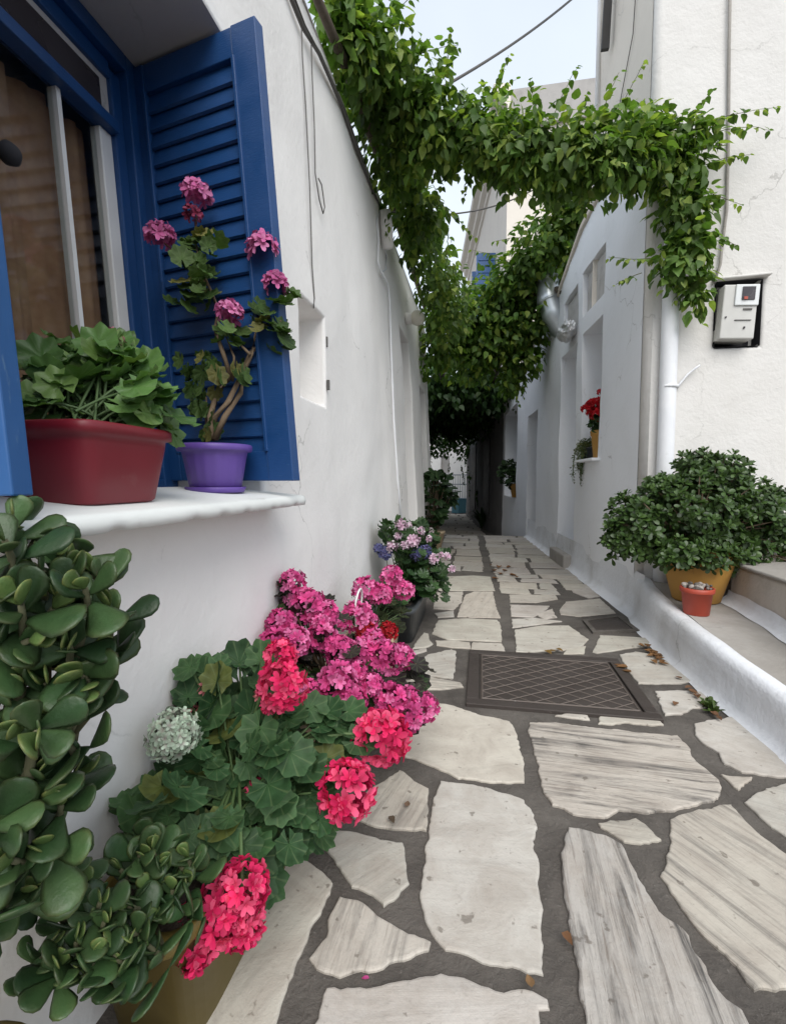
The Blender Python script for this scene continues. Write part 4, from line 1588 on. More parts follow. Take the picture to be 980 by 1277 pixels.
MET = thing('electric_meter', 'grey electricity meter set askew in a black wall recess', 'meter', (1.37, 2.96, 1.55))
mx0 = Matrix.Rotation(R(3), 3, 'Y')
mc = np.array([1.352, 3.005, 1.702])


def mbx(dx, dz, dy, size):
    b2 = MB()
    off = np.array(mx0 @ Vector((dx, 0, dz)))
    b2.box(mc + off + np.array([0, dy, 0]), size, mx0)
    return b2


mbx(0, 0, 0, (.168, .12, .285)).build('case', M_meter, MET, smooth=False, bevel=.006)
mbx(.028, .085, -.0635, (.115, .012, .11)).build('cover', M_meterw, MET, smooth=False, bevel=.004)
mbx(.032, .092, -.071, (.062, .008, .068)).build('display', M_dark, MET, smooth=False, bevel=.001)
mbx(.018, .066, -.0765, (.018, .004, .014)).build('red_mark', M_terra, MET, smooth=False)
mbx(.038, .012, -.0625, (.042, .006, .008)).build('label_strip', M_cable, MET, smooth=False)
mbx(.02, -.045, -.0625, (.08, .006, .003)).build('seam', M_cable, MET, smooth=False)
mbx(.03, -.085, -.064, (.008, .01, .011)).build('seal', M_dark, MET, smooth=False, bevel=.002)
mbx(-.064, -.03, -.063, (.007, .008, .007)).build('screw', M_dark, MET, smooth=False)

DU = thing('air_duct', 'large galvanised elbow duct poking from the vine by the parapet', 'duct', fac(5.2, 2.3))
mb = MB()
dp = [P(680, 325, 5.0), P(682, 352, 5.0), P(684, 374, 4.98), P(690, 392, 4.98), P(700, 408, 5.0), P(711, 420, 5.08)]
dp = [np.array(p_) for p_ in dp]
fine = []
for i in range(len(dp) - 1):
    for k in range(5):
        fine.append(dp[i] * (1 - k / 5) + dp[i + 1] * k / 5)
fine.append(dp[-1])
mb.tube(fine, [.115 + (.006 if i % 5 == 0 else 0) for i in range(len(fine))], 24)
mb.build('pipe', M_steel, DU)
mb = MB()
mb.tube([dp[2] - (dp[3] - dp[2]) * .05, dp[2] + (dp[3] - dp[2]) * .1], .124, 24)
mb.build('joint_ring', M_steel, DU)
bmq = bmesh.new()
bmesh.ops.create_icosphere(bmq, subdivisions=4, radius=1)
mb = MB()
cc = fac(4.62, 2.12, .06)
vs = []
for v in bmq.verts:
    p_ = v.co
    r_ = 1 + .28 * noise.noise(p_ * 2.2) + .22 * (abs(noise.noise(p_ * 5 + Vector((4, 4, 4)))) - .2)
    vs.append(cc + np.array([p_.x * .07, p_.y * .17, p_.z * .085]) * r_)
mb.add(vs, [[v.index for v in f.verts] for f in bmq.faces])
bmq.free()
tag(mb.build('foil_wrap', M_foil, smooth=False), 'crumpled silver foil bundle wedged above the narrow door opening', 'foil bundle')

# ------------------------------------------------------------------ vines
V1 = thing('climbing_vine', 'leafy green climbing vine spilling over the flower wall and arching across the alley', 'vine', LW(3.2, 0, 0))
fol, stm = MB(), MB()
# trunk and main branches along the wall top
trunk = [W(440, 160, -.03), W(455, 200, -.05), W(470, 232, -.05), W(482, 262, -.05)]
stm.tube([LW(1.7, 2.66, -.02), LW(2.3, 2.70, -.05), LW(3.0, 2.74, -.06), LW(4.0, 2.72, -.05), LW(5.6, 2.68, -.05)], [.015, .025, .03, .03, .02], 7, (.12, .1, .08))
A_BLOBS = [  # px, py, axial depth, rx, ry (px), depth radius, leaves
    (428, 25, 2.15, 34, 42, .18, 420), (470, 60, 2.3, 44, 48, .22, 620), (455, 110, 2.5, 40, 46, .2, 520), (520, 120, 2.5, 46, 48, .22, 620),
    (490, 165, 2.7, 46, 46, .24, 640), (545, 170, 2.65, 48, 44, .22, 640), (590, 165, 2.65, 44, 42, .2, 560), (500, 215, 3.0, 34, 46, .25, 520),
    (512, 262, 3.3, 32, 44, .28, 540), (528, 296, 3.6, 34, 42, .3, 600), (548, 345, 4.0, 30, 46, .35, 700), (560, 385, 4.4, 32, 40, .4, 700), (445, 60, 2.2, 30, 50, .2, 400),
    (535, 265, 3.2, 22, 26, .15, 200),
]
for px, py, D, rx, ry, rd, n in A_BLOBS:
    c_ = P(px, py, D)
    vine_blob(fol, c_, (rx * D / FOC, rd, ry * D / FOC), int(n * .82), (.034, .082), young=.22, shell=.55)
ARCH = [(610, 175, 2.7, 44, 42, .2, 560), (650, 185, 2.72, 44, 48, .22, 640), (695, 195, 2.74, 46, 46, .22, 640), (735, 195, 2.76, 44, 44, .22, 620),
        (775, 190, 2.8, 44, 48, .2, 620), (815, 190, 2.82, 44, 48, .18, 560), (845, 200, 2.84, 36, 50, .14, 380), (855, 255, 2.84, 32, 44, .13, 340), (862, 310, 2.84, 28, 40, .11, 260), (845, 325, 2.84, 30, 36, .1, 220),
        (868, 360, 2.86, 18, 32, .08, 120), (800, 150, 2.8, 34, 18, .12, 160), (860, 165, 2.86, 34, 22, .1, 170)]
for px, py, D, rx, ry, rd, n in ARCH:
    c_ = yp(px, py, 2.76 if px < 780 else 2.86)
    vine_blob(fol, c_, (rx * 2.65 / FOC, rd, ry * 2.65 / FOC), int(n * .95), (.034, .078), young=.24, shell=.55)
stm.tube([P(540, 150, 2.6), yp(620, 170, 2.76), yp(700, 185, 2.78), yp(780, 185, 2.84), yp(850, 190, 2.9), yp(900, 180, 2.95)], [.022, .02, .018, .016, .012, .005], 7, (.12, .1, .08))
stm.tube([yp(845, 195, 2.9), yp(858, 260, 2.93), yp(866, 320, 2.93), yp(868, 385, 2.93)], [.012, .01, .008, .003], 6, (.12, .1, .08))
SHOOTS = [(405, 20, 2.1, -30, -40, .2), (480, 25, 2.3, 30, -30, .22), (495, 70, 2.4, 60, -10, .25), (545, 110, 2.5, 20, -50, .22), (555, 95, 2.5, 10, -50, .2), (590, 130, 2.6, 40, -25, .22), (610, 120, 2.6, 20, -40, .2),
          (670, 150, 2.7, -10, -60, .2), (690, 145, 2.7, 20, -60, .22), (720, 150, 2.7, 20, -40, .18), (750, 150, 2.75, 10, -50, .24), (765, 145, 2.75, 20, -40, .2), (870, 160, 2.86, 60, -20, .3), (890, 165, 2.88, 60, -12, .26), (860, 150, 2.86, 20, -25, .14), (880, 205, 2.88, 50, -10, .18),
          (885, 240, 2.88, 40, 5, .14), (880, 290, 2.88, 35, 20, .14), (825, 320, 2.82, -50, 0, .22), (870, 370, 2.88, 5, 40, .12), (850, 340, 2.86, -10, 40, .1), (800, 340, 2.8, -40, 10, .1),
          (480, 250, 3.1, 0, 50, .2), (540, 230, 3.0, 30, 40, .18), (560, 260, 3.2, 30, 40, .2), (560, 330, 3.8, 40, 30, .3), (585, 205, 2.7, 0, 40, .16), (640, 225, 2.7, 5, 30, .1), (720, 235, 2.75, 0, 30, .1)]
for px, py, D, dx, dy, L in SHOOTS:
    d_ = _R * dx - _U * dy + _F * RNG.uniform(-15, 15)
    p0_ = P(px, py, D) if px < 600 else yp(px, py, 2.76 if px < 780 else 2.86)
    if px > 780:
        d_ = d_ * np.array([1, .2, 1])
    shoot(fol, stm, p0_, d_, L * 1.15, (.045, .075))
fol.build('foliage', ML_vine, V1)
stm.build('stem', ML_bark, V1)

V2 = thing('climbing_vine', 'bright green bushy vine draped over the parapet around the steel duct', 'vine', fac(5.4, 0))
fol, stm = MB(), MB()
BR_A, BR_B, BR_Y = (0.075, 0.155, 0.03), (0.15, 0.25, 0.045), (0.25, 0.33, 0.06)
P_BLOBS = [(705, 275, 4.9, 34, 44, .35, 700), (680, 310, 4.9, 44, 40, .4, 800), (650, 345, 5.1, 44, 34, .4, 800), (690, 350, 5.3, 34, 40, .35, 600), (625, 375, 5.4, 44, 30, .4, 800),
           (655, 400, 5.3, 44, 34, .35, 800), (620, 415, 5.5, 46, 36, .4, 900), (650, 440, 5.5, 30, 34, .3, 500), (585, 400, 5.4, 36, 40, .4, 700), (590, 440, 5.6, 44, 38, .4, 800), (636, 470, 5.6, 16, 26, .2, 200), (725, 262, 4.7, 20, 26, .25, 300), (548, 420, 5.2, 26, 50, .4, 600)]
for px, py, D, rx, ry, rd, n in P_BLOBS:
    vine_blob(fol, P(px, py, D), (rx * D / FOC, rd, ry * D / FOC), n, (.06, .10), young=.2, a=BR_A, b=BR_B, yc=BR_Y)
for px, py, D, dx, dy, L in [(640, 330, 5.0, -50, -30, .45), (620, 360, 5.2, -60, -10, .4), (660, 300, 4.9, -50, -20, .35), (600, 380, 5.3, -40, -40, .3), (690, 265, 4.8, -30, -40, .3), (715, 250, 4.7, 10, -40, .3), (640, 470, 5.5, 5, 50, .3), (650, 460, 5.5, 15, 40, .3), (570, 370, 5.2, -10, -50, .3)]:
    shoot(fol, stm, P(px, py, D), _R * dx - _U * dy, L, (.06, .095), a=BR_A, b=BR_B, yc=BR_Y, step=.04, rad=.004)
stm.tube([fac(5.0, 2.6, -.1), fac(5.3, 2.75, .05), P(650, 370, 5.3), P(600, 400, 5.5), P(545, 430, 5.4)], [.04, .035, .03, .025, .02], 7, (.12, .1, .08))
fol.build('foliage', ML_vine, V2)
stm.build('stem', ML_bark, V2)

# the leafy tunnel: a dense roof of old growth over the lane
V3 = thing('vine_canopy', 'dense dark leaf canopy roofing the lane into a shady tunnel', 'vine', (-.6, 11, -.4))
fol, stm = MB(), MB()
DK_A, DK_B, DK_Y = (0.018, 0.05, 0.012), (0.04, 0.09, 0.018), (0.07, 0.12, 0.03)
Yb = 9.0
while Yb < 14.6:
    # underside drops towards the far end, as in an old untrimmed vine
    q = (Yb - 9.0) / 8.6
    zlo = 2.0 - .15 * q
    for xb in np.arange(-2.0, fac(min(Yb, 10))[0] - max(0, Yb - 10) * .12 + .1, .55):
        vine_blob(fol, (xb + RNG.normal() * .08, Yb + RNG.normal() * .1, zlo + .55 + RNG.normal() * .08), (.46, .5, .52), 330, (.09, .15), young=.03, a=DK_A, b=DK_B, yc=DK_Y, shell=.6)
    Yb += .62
# curtains of hanging growth along the yard side and the far mouth
for Yb in np.arange(8.0, 17.5, .7):
    for z in (1.6, 1.0):
        vine_blob(fol, (-1.95 + RNG.normal() * .06, Yb, z - .1), (.18, .5, .45), 130, (.09, .15), young=.03, a=DK_A, b=DK_B, yc=DK_Y)
for px, py, r_ in [(545, 550, 20), (562, 545, 22), (583, 558, 18), (594, 590, 10), (550, 535, 24), (575, 530, 24), (598, 555, 18)]:
    D = 16.5
    vine_blob(fol, P(px, py, D), (r_ * D / FOC, .4, r_ * D / FOC), 260, (.09, .16), young=.03, a=DK_A, b=DK_B, yc=DK_Y)
for px, py, D, dx, dy, L in [(585, 590, 15.5, -5, 50, .8), (560, 575, 15.5, 5, 50, .5), (575, 580, 15, 5, 50, .6), (595, 610, 14, -10, 40, .9)]:
    shoot(fol, stm, P(px, py, D), _R * dx - _U * dy, L, (.08, .13), a=DK_A, b=DK_B, yc=DK_Y, step=.06, rad=.006)
for xk in (-1.7, -.6, .3):
    stm.tube([(xk, 5.8, 2.55), (xk - .1, 9, 2.6), (xk - .3, 13, 2.6), (xk - .4, 15, 2.5)], [.05, .05, .045, .04], 7, (.1, .085, .07))
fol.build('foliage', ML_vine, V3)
stm.build('stem', ML_bark, V3)
# unseen boards above the canopy, added to keep the tunnel dark
mb = MB()
for i in range(19):
    Yk = 9.4 + i * .29
    mb.box((-.75 - max(0, Yk - 10) * .06, Yk, 2.72 + .02 * math.sin(i * 2.1)), (2.9, .27, .03), Matrix.Rotation(R(1.5 * math.sin(i)), 3, 'Z'))
tag(mb.build('shade_boards', M_darkwood, smooth=False), 'unseen boards added above the leaf canopy to darken the lane', 'shade_boards')

# ------------------------------------------------------------------ pots and plants
def soil_disc(c, r, parent, sx=1, sy=1, sq=None, z=0):
    mb = MB()
    mb.lathe(np.asarray(c) + np.array([0, 0, z]), [(r, -.01), (r, 0), (r * .6, .006), (.001, .009)], 24, sq=sq, sx=sx, sy=sy)
    return mb.build('soil', M_soil, parent)


# red trough on the windowsill with ivy geranium
rt = np.array([-.612, .655, .764])
RP = thing('potted_plant', 'dark red plastic trough of leafy ivy geranium on the windowsill', 'potted plant', rt)
mb = MB()
prof = [(.085, 0), (.09, .004), (.106, .088), (.107, .098), (.116, .100), (.116, .114), (.113, .117), (.104, .117), (.102, .10), (.098, .08)]
mb.lathe(rt, prof, 72, sq=8, sx=.86, sy=.86)
mb.build('trough', M_red, RP)
soil_disc(rt, .098, RP, .86, .86, 8, .095)
fol, stm = MB(), MB()
rp = lambda px, py, D: P(px, py, D)
pts = []
for px, py, rx, ry, D, n in [(95, 450, 50, 30, .80, 26), (65, 470, 35, 30, .76, 16), (130, 460, 45, 38, .82, 26), (165, 490, 38, 40, .84, 26), (190, 520, 26, 34, .84, 16), (120, 490, 60, 30, .78, 26), (60, 500, 25, 22, .74, 8), (160, 525, 22, 25, .80, 10), (110, 430, 40, 14, .84, 10)]:
    for i in range(n):
        a, r_ = RNG.uniform(0, 2 * math.pi), RNG.random() ** .5
        pts.append(P(px + rx * r_ * math.cos(a), py + ry * r_ * math.sin(a), D + RNG.uniform(-.05, .05)))
round_leaves(fol, stm, rt + (0, 0, .11), pts, (.040, .070), T_ivy, (.075, .16, .045), (.13, .24, .068), (.18, .29, .08), .12, view=(.45, -.8, .25), spread=.2)
fol.build('foliage', ML_ivy, RP)
stm.build('stem', M_gstem, RP, smooth=True)
mb = flower(P(145, 432, .84), .019, (.34, .2, .14), (.45, .28, .22), 14, 3, .6)
mb.build('seed_head', ML_petal, RP)
mb = flower(P(140, 412, .84), .006, (.6, .25, .32), (.7, .35, .4), 8, 4, .9)
mb.build('flower_bud', ML_petal, RP)

# purple pot with the tall pink geranium
pp = np.array([-.635, 1.075, .7685])
PP = thing('potted_plant', 'purple ribbed pot with tall leggy pink geranium against the open shutter', 'potted plant', pp)
mb = MB()
nn_ = 72
prof = [(.056, .012), (.060, .016), (.072, .085), (.076, .098), (.085, .099), (.087, .103), (.087, .112), (.084, .115), (.078, .115), (.075, .10), (.073, .09)]
mb.lathe(pp, prof, nn_)
v = mb.v[0]
for i in range(len(v)):
    ring, kk = divmod(i, nn_)
    if 1 <= ring <= 2:
        q = 1 + (.012 if kk % 4 < 2 else -.008)
        v[i, :2] = pp[:2] + (v[i, :2] - pp[:2]) * q
mb.build('pot', M_purple, PP)
mb = MB()
mb.lathe(pp, [(.055, 0), (.066, .001), (.071, .013), (.068, .014), (.064, .006), (.02, .005)], 48)
mb.build('saucer', M_purple, PP)
soil_disc(pp, .0685, PP, z=.096)
fol, stm = MB(), MB()
D0 = 1.19
q = lambda px, py, D=D0: P(px, py, D)
STEMS = [[(263, 548), (262, 520), (270, 490), (288, 470), (278, 440), (268, 410), (272, 385), (262, 360), (248, 330), (243, 290), (246, 258)],
         [(265, 548), (268, 520), (285, 500), (300, 470), (312, 440), (330, 425), (350, 400), (352, 380), (345, 362)],
         [(268, 548), (280, 520), (300, 490), (306, 460), (314, 440), (318, 420), (330, 370), (328, 322)],
         [(260, 548), (258, 525), (257, 495)], [(290, 475), (292, 445), (282, 420), (284, 398)], [(250, 335), (225, 320), (205, 303)], [(312, 442), (300, 430), (290, 410), (286, 396)]]
for sl in STEMS:
    m_ = len(sl)
    pts_ = [q(x, y, D0 + .02 * math.sin(i + x)) for i, (x, y) in enumerate(sl)]
    thick = .0085 if sl[0][1] == 548 else .004
    stm.tube(pts_, [max(.0018, thick * (1 - .85 * i / (m_ - 1))) for i in range(m_)], 7)
stm.build('stem', M_stem, PP)
stm = MB()
pts, = [[]]
for px, py, rx, ry, n in [(243, 312, 22, 18, 13), (245, 345, 22, 20, 15), (240, 372, 26, 18, 9), (338, 408, 26, 18, 16), (285, 412, 22, 16, 8), (245, 455, 28, 14, 11), (262, 470, 28, 18, 10), (355, 372, 18, 10, 5), (250, 495, 14, 20, 5), (260, 540, 14, 12, 4), (290, 462, 22, 10, 5), (320, 380, 22, 14, 5), (345, 430, 12, 12, 4), (256, 300, 14, 10, 5), (255, 515, 18, 10, 4)]:
    for i in range(n):
        a, r_ = RNG.uniform(0, 2 * math.pi), RNG.random() ** .5
        pts.append(P(px + rx * r_ * math.cos(a), py + ry * r_ * math.sin(a), D0 + RNG.uniform(-.05, .03)))
round_leaves(fol, stm, pp + (0, 0, .35), pts, (.034, .055), T_ger, (.05, .10, .026), (.10, .17, .045), (.18, .17, .05), .12, view=(.4, -.8, .3), spread=.2, sr=.0014)
fol.build('foliage', ML_ger, PP)
for px, py, r_ in [(245, 243, 17), (200, 296, 17), (327, 311, 19), (343, 356, 15), (287, 392, 16)]:
    flower(q(px, py, D0 - .02), r_ * D0 / FOC, (.72, .19, .44), (.82, .30, .56), 24, 5, .6, dome=-.1).build('flower_head', ML_petal, PP)
flower(q(240, 268, D0 - .02), 12 * D0 / FOC, (.35, .06, .12), (.42, .11, .2), 14, 4, .6).build('flower_bud', ML_petal, PP)

# jade plants
JA, JB, JY = (.020, .052, .018), (.050, .098, .034), (.10, .17, .05)


def jade_tips(fol, stm, tips, root, leaf=(.036, .05), pairs=4, srad=.006, col=(.12, .12, .07)):
    root = np.asarray(root, float)
    for tp, out_ in tips:
        tp = np.asarray(tp, float)
        ax = unit(np.asarray(out_, float))
        back = root * .35 + tp * .65 + np.array([-.02, .03, -.02])
        stm.tube(bez(back, tp - ax * .05, tp, 6), [srad * (1 - .1 * i) for i in range(6)], 7, col)
        x = unit(np.cross(ax, RNG.normal(size=3)))
        y = np.cross(ax, x)
        Tn, Nn, Sn, Pn = [], [], [], []
        npair = pairs + (1 if RNG.random() < .4 else 0)
        for k in range(npair):
            side = x if k % 2 == 0 else y
            op = .25 + .75 * (k / (npair - 1))          # inner pairs stand up, outer ones spread
            for sg in (1, -1):
                Tn.append(ax * (1.15 - op) + side * sg * (op + .05) + RNG.normal(size=3) * .16)
                Nn.append(ax - side * sg * .3)
                L = RNG.uniform(*leaf) * (.42 + .68 * (k + 1) / npair) * RNG.uniform(.8, 1.15)
                Sn.append(L)
                Pn.append(tp - ax * .0125 * k)
        n = len(Tn)
        c = lerp_cols(n, JA, JB)
        c *= RNG.uniform(.8, 1.25)
        c[:2] = np.array(JY) * RNG.uniform(.8, 1.1, (2, 1))
        fol.inst(T_jade, frames(np.array(Tn), np.array(Nn), np.array(Sn)), np.array(Pn), c)


jr = np.array([-.462, .295, .0])
J1 = thing('potted_plant', 'big jade plant with thick rounded leaves below the near shutter', 'potted plant', jr)
mb = MB()
mb.lathe(jr, [(.06, 0), (.065, .004), (.082, .215), (.088, .217), (.089, .24), (.08, .24), (.076, .20)], 36)
mb.build('pot', M_yellow, J1)
soil_disc(jr, .077, J1, z=.215)
fol, stm = MB(), MB()
tips = []
outline = [(25, 640, .47), (0, 700, .46), (55, 690, .48), (95, 705, .50), (130, 700, .52), (20, 745, .47), (80, 745, .49), (120, 745, .51), (150, 745, .53), (150, 790, .52), (100, 790, .48), (50, 785, .46), (0, 790, .45),
           (115, 830, .49), (145, 815, .52), (70, 835, .46), (20, 850, .45), (85, 870, .48), (40, 900, .45), (0, 920, .45), (85, 915, .49), (60, 950, .47), (15, 975, .45), (110, 950, .52), (90, 990, .49),
           (45, 1020, .46), (0, 1035, .45), (70, 1045, .49), (20, 1085, .46), (-40, 680, .44), (-50, 780, .43), (-40, 870, .43), (-50, 960, .43), (-30, 1050, .43), (45, 1100, .48), (70, 660, .5), (110, 680, .53), (0, 1130, .46), (20, 660, .44), (70, 720, .45), (40, 740, .44), (100, 850, .47), (60, 900, .44), (30, 1060, .44), (-10, 1000, .42), (120, 720, .48)]
for px, py, D in outline:
    tp = P(px - 14, py + 14, D + RNG.uniform(-.02, .03))
    tp[0] = max(tp[0], -.545)
    d_ = unit(tp - np.array([-.50, .46, tp[2] - .10])) * .5 + np.array([.30, -.42, .42]) + RNG.normal(size=3) * .42
    tips.append((tp, d_))
jade_tips(fol, stm, tips, jr + (0, .05, .4), (.040, .057), 3, .0055)
stm.tube([jr + (0, 0, .16), jr + (0, .02, .32), jr + (-.01, .06, .5)], [.022, .018, .012], 9, (.16, .14, .1))
fol.build('foliage', ML_jade, J1)
stm.build('stem', ML_bark, J1)

# mustard trough with coral geranium and a young jade plant
yt = np.array([-.452, .735, 0])
YP = thing('flower_planter', 'mustard yellow trough of coral red geraniums and a young jade plant', 'planter', yt)
mb = MB()
prof = [(.072, 0), (.076, .004), (.090, .185), (.097, .187), (.099, .192), (.099, .205), (.096, .208), (.088, .206), (.085, .18)]
mb.lathe(yt, prof, 72, sq=6, sx=.92, sy=2.35)
mb.build('trough', M_yellow, YP)
soil_disc(yt, .086, YP, .92, 2.35, 6, .192)
fol, stm = MB(), MB()
tips = []
for px, py, D in [(180, 1050, .66), (150, 1085, .62), (205, 1080, .64), (228, 1085, .66), (110, 1110, .58), (70, 1140, .56), (160, 1130, .58), (130, 1150, .55), (60, 1180, .54), (95, 1175, .53), (140, 1185, .54), (185, 1110, .62), (215, 1110, .63), (90, 1060, .57), (50, 1120, .55), (175, 1065, .62), (125, 1125, .54), (150, 1205, .55), (105, 1215, .53), (185, 1180, .58), (120, 1190, .53), (235, 1070, .66), (205, 1140, .61), (165, 1165, .56), (190, 1060, .64), (75, 1205, .52)]:
    tp = P(px, py, D)
    tp[0] = max(tp[0], -.54)
    tips.append((tp, np.array([.1, -.35, .75]) + RNG.normal(size=3) * .4))
jade_tips(fol, stm, tips, (-.46, .58, .19), (.034, .050), 4, .005)
fol.build('jade_foliage', ML_jade, YP)
stm.build('jade_stem', ML_bark, YP)
fol, stm = MB(), MB()
pts = []
GB = [(250, 845, 35, 25, .95, 9), (290, 840, 45, 30, .98, 11), (225, 860, 25, 20, .93, 5), (270, 900, 50, 30, .92, 13), (330, 900, 45, 40, .94, 14), (345, 930, 40, 30, .9, 11), (260, 925, 35, 25, .88, 8),
      (225, 985, 35, 28, .80, 8), (275, 1045, 45, 35, .80, 11), (340, 1005, 45, 40, .88, 13), (380, 990, 40, 30, .92, 10), (405, 925, 30, 25, .98, 7), (440, 930, 25, 22, 1.0, 6), (425, 900, 30, 22, 1.02, 6), (300, 960, 50, 35, .88, 13), (170, 1000, 25, 25, .76, 5), (385, 1030, 30, 25, .92, 7), (300, 1080, 35, 25, .8, 8), (350, 960, 40, 30, .92, 10), (360, 870, 30, 30, 1.0, 7), (330, 1050, 35, 25, .86, 8), (225, 1030, 30, 25, .78, 6), (410, 975, 20, 25, .96, 5), (320, 870, 40, 25, .98, 8)]
for px, py, rx, ry, D, n in GB:
    for i in range(int(n * 1.35)):
        a, r_ = RNG.uniform(0, 2 * math.pi), RNG.random() ** .5
        pts.append(P(px + rx * r_ * math.cos(a), py + ry * r_ * math.sin(a), D + RNG.uniform(-.07, .05)))
pts = [p_ if p_[0] > -.53 else np.array([-.53, p_[1], p_[2]]) for p_ in pts]
round_leaves(fol, stm, (-.44, .80, .19), pts, (.042, .074), T_ger, (.030, .080, .030), (.068, .138, .052), (.11, .13, .035), .04, view=(.45, -.75, .5), spread=.15)
fol.build('foliage', ML_ger, YP)
CO1, CO2 = (.88, .035, .16), (.93, .12, .25)
heads = [(352, 855, .84, 34), (475, 918, .96, 38), (432, 985, .86, 40), (240, 1168, .68, 40), (302, 1108, .70, 36), (275, 1138, .69, 40), (350, 818, .88, 22), (338, 878, .85, 14), (222, 1172, .68, 22), (300, 1150, .70, 32)]
for px, py, D, r_ in heads:
    c_ = P(px, py, D)
    rt_ = np.array([-.44, .80, .25])
    stm.tube(bez(rt_, (rt_ + c_) / 2 + np.array([0, 0, .06]), c_, 9), .003, 6)
    flower(c_, r_ * D / FOC * .92, CO1, CO2, 60, 5, .40, dome=-.5, up=unit(c_ - rt_ + np.array([0, -.15, .2])), jitter=.34, tilt=.55).build('flower_head', ML_petal, YP)
c_ = P(310, 990, .86)
stm.tube(bez((-.44, .8, .25), P(270, 1010, .85), c_, 8), .003, 6)
flower(c_, .018, (.10, .15, .05), (.2, .2, .08), 14, 3, .7).build('flower_bud', ML_petal, YP)
flower(P(320, 985, .855), .016, CO1, CO2, 10, 5, .8).build('flower_bud', ML_petal, YP)
for px, py, r_ in ((257, 858, 8), (240, 884, 7), (322, 868, 6)):
    flower(P(px, py, .9), r_ * .9 / FOC, (.75, .2, .22), (.8, .3, .3), 8, 4, .9).build('flower_bud', ML_petal, YP)
stm.build('stem', M_gstem, YP)

# white dried flower globe by the wall
WH = thing('potted_plant', 'round white flower globe on thin stalks between the jade and the geraniums', 'flower', (-.47, 1.02, 0))
c_ = P(217, 916, .80)
c_[0] = max(c_[0], -.53)
mb = flower(c_, .046, (.60, .78, .58), (.72, .90, .70), 130, 5, .26, dome=-.85, jitter=.05)
mb.build('flower_head', ML_petal, WH)
mb = MB()
for dx, dy in ((0, 0), (.008, .006), (-.008, .004)):
    mb.tube(bez((-.47 + dx, 1.02 + dy, .12), (c_ + np.array([0, .02, -.1]) + (-.47, 1.02, .15)) / 2 if False else c_ * .5 + np.array([-.235, .51, .06]), c_ + np.array([dx, dy, -.03]), 7), .003, 6)
mb.build('stem', M_gstem, WH)
mb = MB()
mb.lathe((-.47, 1.02, 0), [(.045, 0), (.06, .12), (.064, .12), (.064, .13), (.056, .13), (.05, .11), (.001, .11)], 24)
mb.build('pot', M_creampot, WH)


# cream troughs with magenta geraniums
def cream_trough(loc, L, label):
    T_ = thing('flower_planter', label, 'planter', loc)
    mb = MB()
    prof = [(.075, 0), (.08, .004), (.093, .16), (.10, .162), (.102, .166), (.102, .18), (.098, .182), (.09, .18), (.087, .155)]
    mb.lathe(loc, prof, 64, sq=7, sx=1.0, sy=L / .2)
    mb.build('trough', M_creampot, T_)
    soil_disc(loc, .087, T_, 1.0, L / .2, 7, .15)
    return T_


MA1, MA2 = (.80, .10, .34), (.88, .24, .50)
l1 = np.array([-.435, 1.33, 0])
C1 = cream_trough(l1, .44, 'cream trough overflowing with magenta geranium heads above dark purple leaves')
fol, stm = MB(), MB()
pts = []
for px, py, rx, ry, D, n in [(335, 775, 25, 60, 1.35, 24), (365, 790, 40, 50, 1.35, 34), (400, 830, 45, 45, 1.28, 36), (440, 850, 50, 45, 1.25, 34), (470, 850, 45, 35, 1.28, 26), (380, 870, 40, 30, 1.18, 22), (500, 880, 30, 25, 1.25, 16), (430, 890, 40, 25, 1.15, 18), (520, 850, 20, 25, 1.3, 10), (330, 830, 25, 30, 1.3, 14), (395, 780, 35, 35, 1.4, 20)]:
    for i in range(n):
        a, r_ = RNG.uniform(0, 2 * math.pi), RNG.random() ** .5
        pts.append(P(px + rx * r_ * math.cos(a), py + ry * r_ * math.sin(a), D + RNG.uniform(-.02, .10)))
pts = [p_ if p_[0] > -.54 else np.array([-.54, p_[1], p_[2]]) for p_ in pts]
round_leaves(fol, stm, l1 + (0, 0, .16), pts, (.04, .065), T_ger, (.026, .022, .022), (.045, .035, .03), (.04, .07, .025), .2, view=(.35, -.5, .6), spread=.25, scol=(.06, .04, .04))
fol.build('foliage', ML_ger, C1)
for px, py, r_, D in [(338, 725, 17, 1.42), (333, 777, 19, 1.34), (360, 748, 14, 1.42), (385, 757, 24, 1.40), (405, 765, 18, 1.40), (345, 803, 22, 1.28), (368, 800, 20, 1.28), (402, 795, 20, 1.34), (425, 812, 20, 1.3), (450, 815, 20, 1.32), (480, 822, 24, 1.32), (500, 820, 18, 1.36),
                        (420, 850, 25, 1.18), (438, 875, 20, 1.16), (462, 855, 16, 1.2), (488, 872, 22, 1.22), (508, 892, 22, 1.22), (528, 882, 19, 1.28), (465, 800, 16, 1.36), (385, 862, 15, 1.16), (318, 818, 14, 1.28), (400, 778, 14, 1.36), (445, 838, 14, 1.24), (510, 870, 14, 1.26)]:
    c_ = P(px, py, D - .03)
    c_[0] = max(c_[0], -.53)
    stm.tube(bez(l1 + (0, 0, .17), (l1 + (0, 0, .2) + c_) / 2 + np.array([0, 0, .05]), c_, 8), .0028, 6)
    flower(c_, r_ * D / FOC * .95, MA1, MA2, 40, 6, .42, dome=-.55, up=(.2, -.25, 1), jitter=.14, tilt=.6).build('flower_head', ML_petal, C1)
stm.build('stem', M_stem, C1)

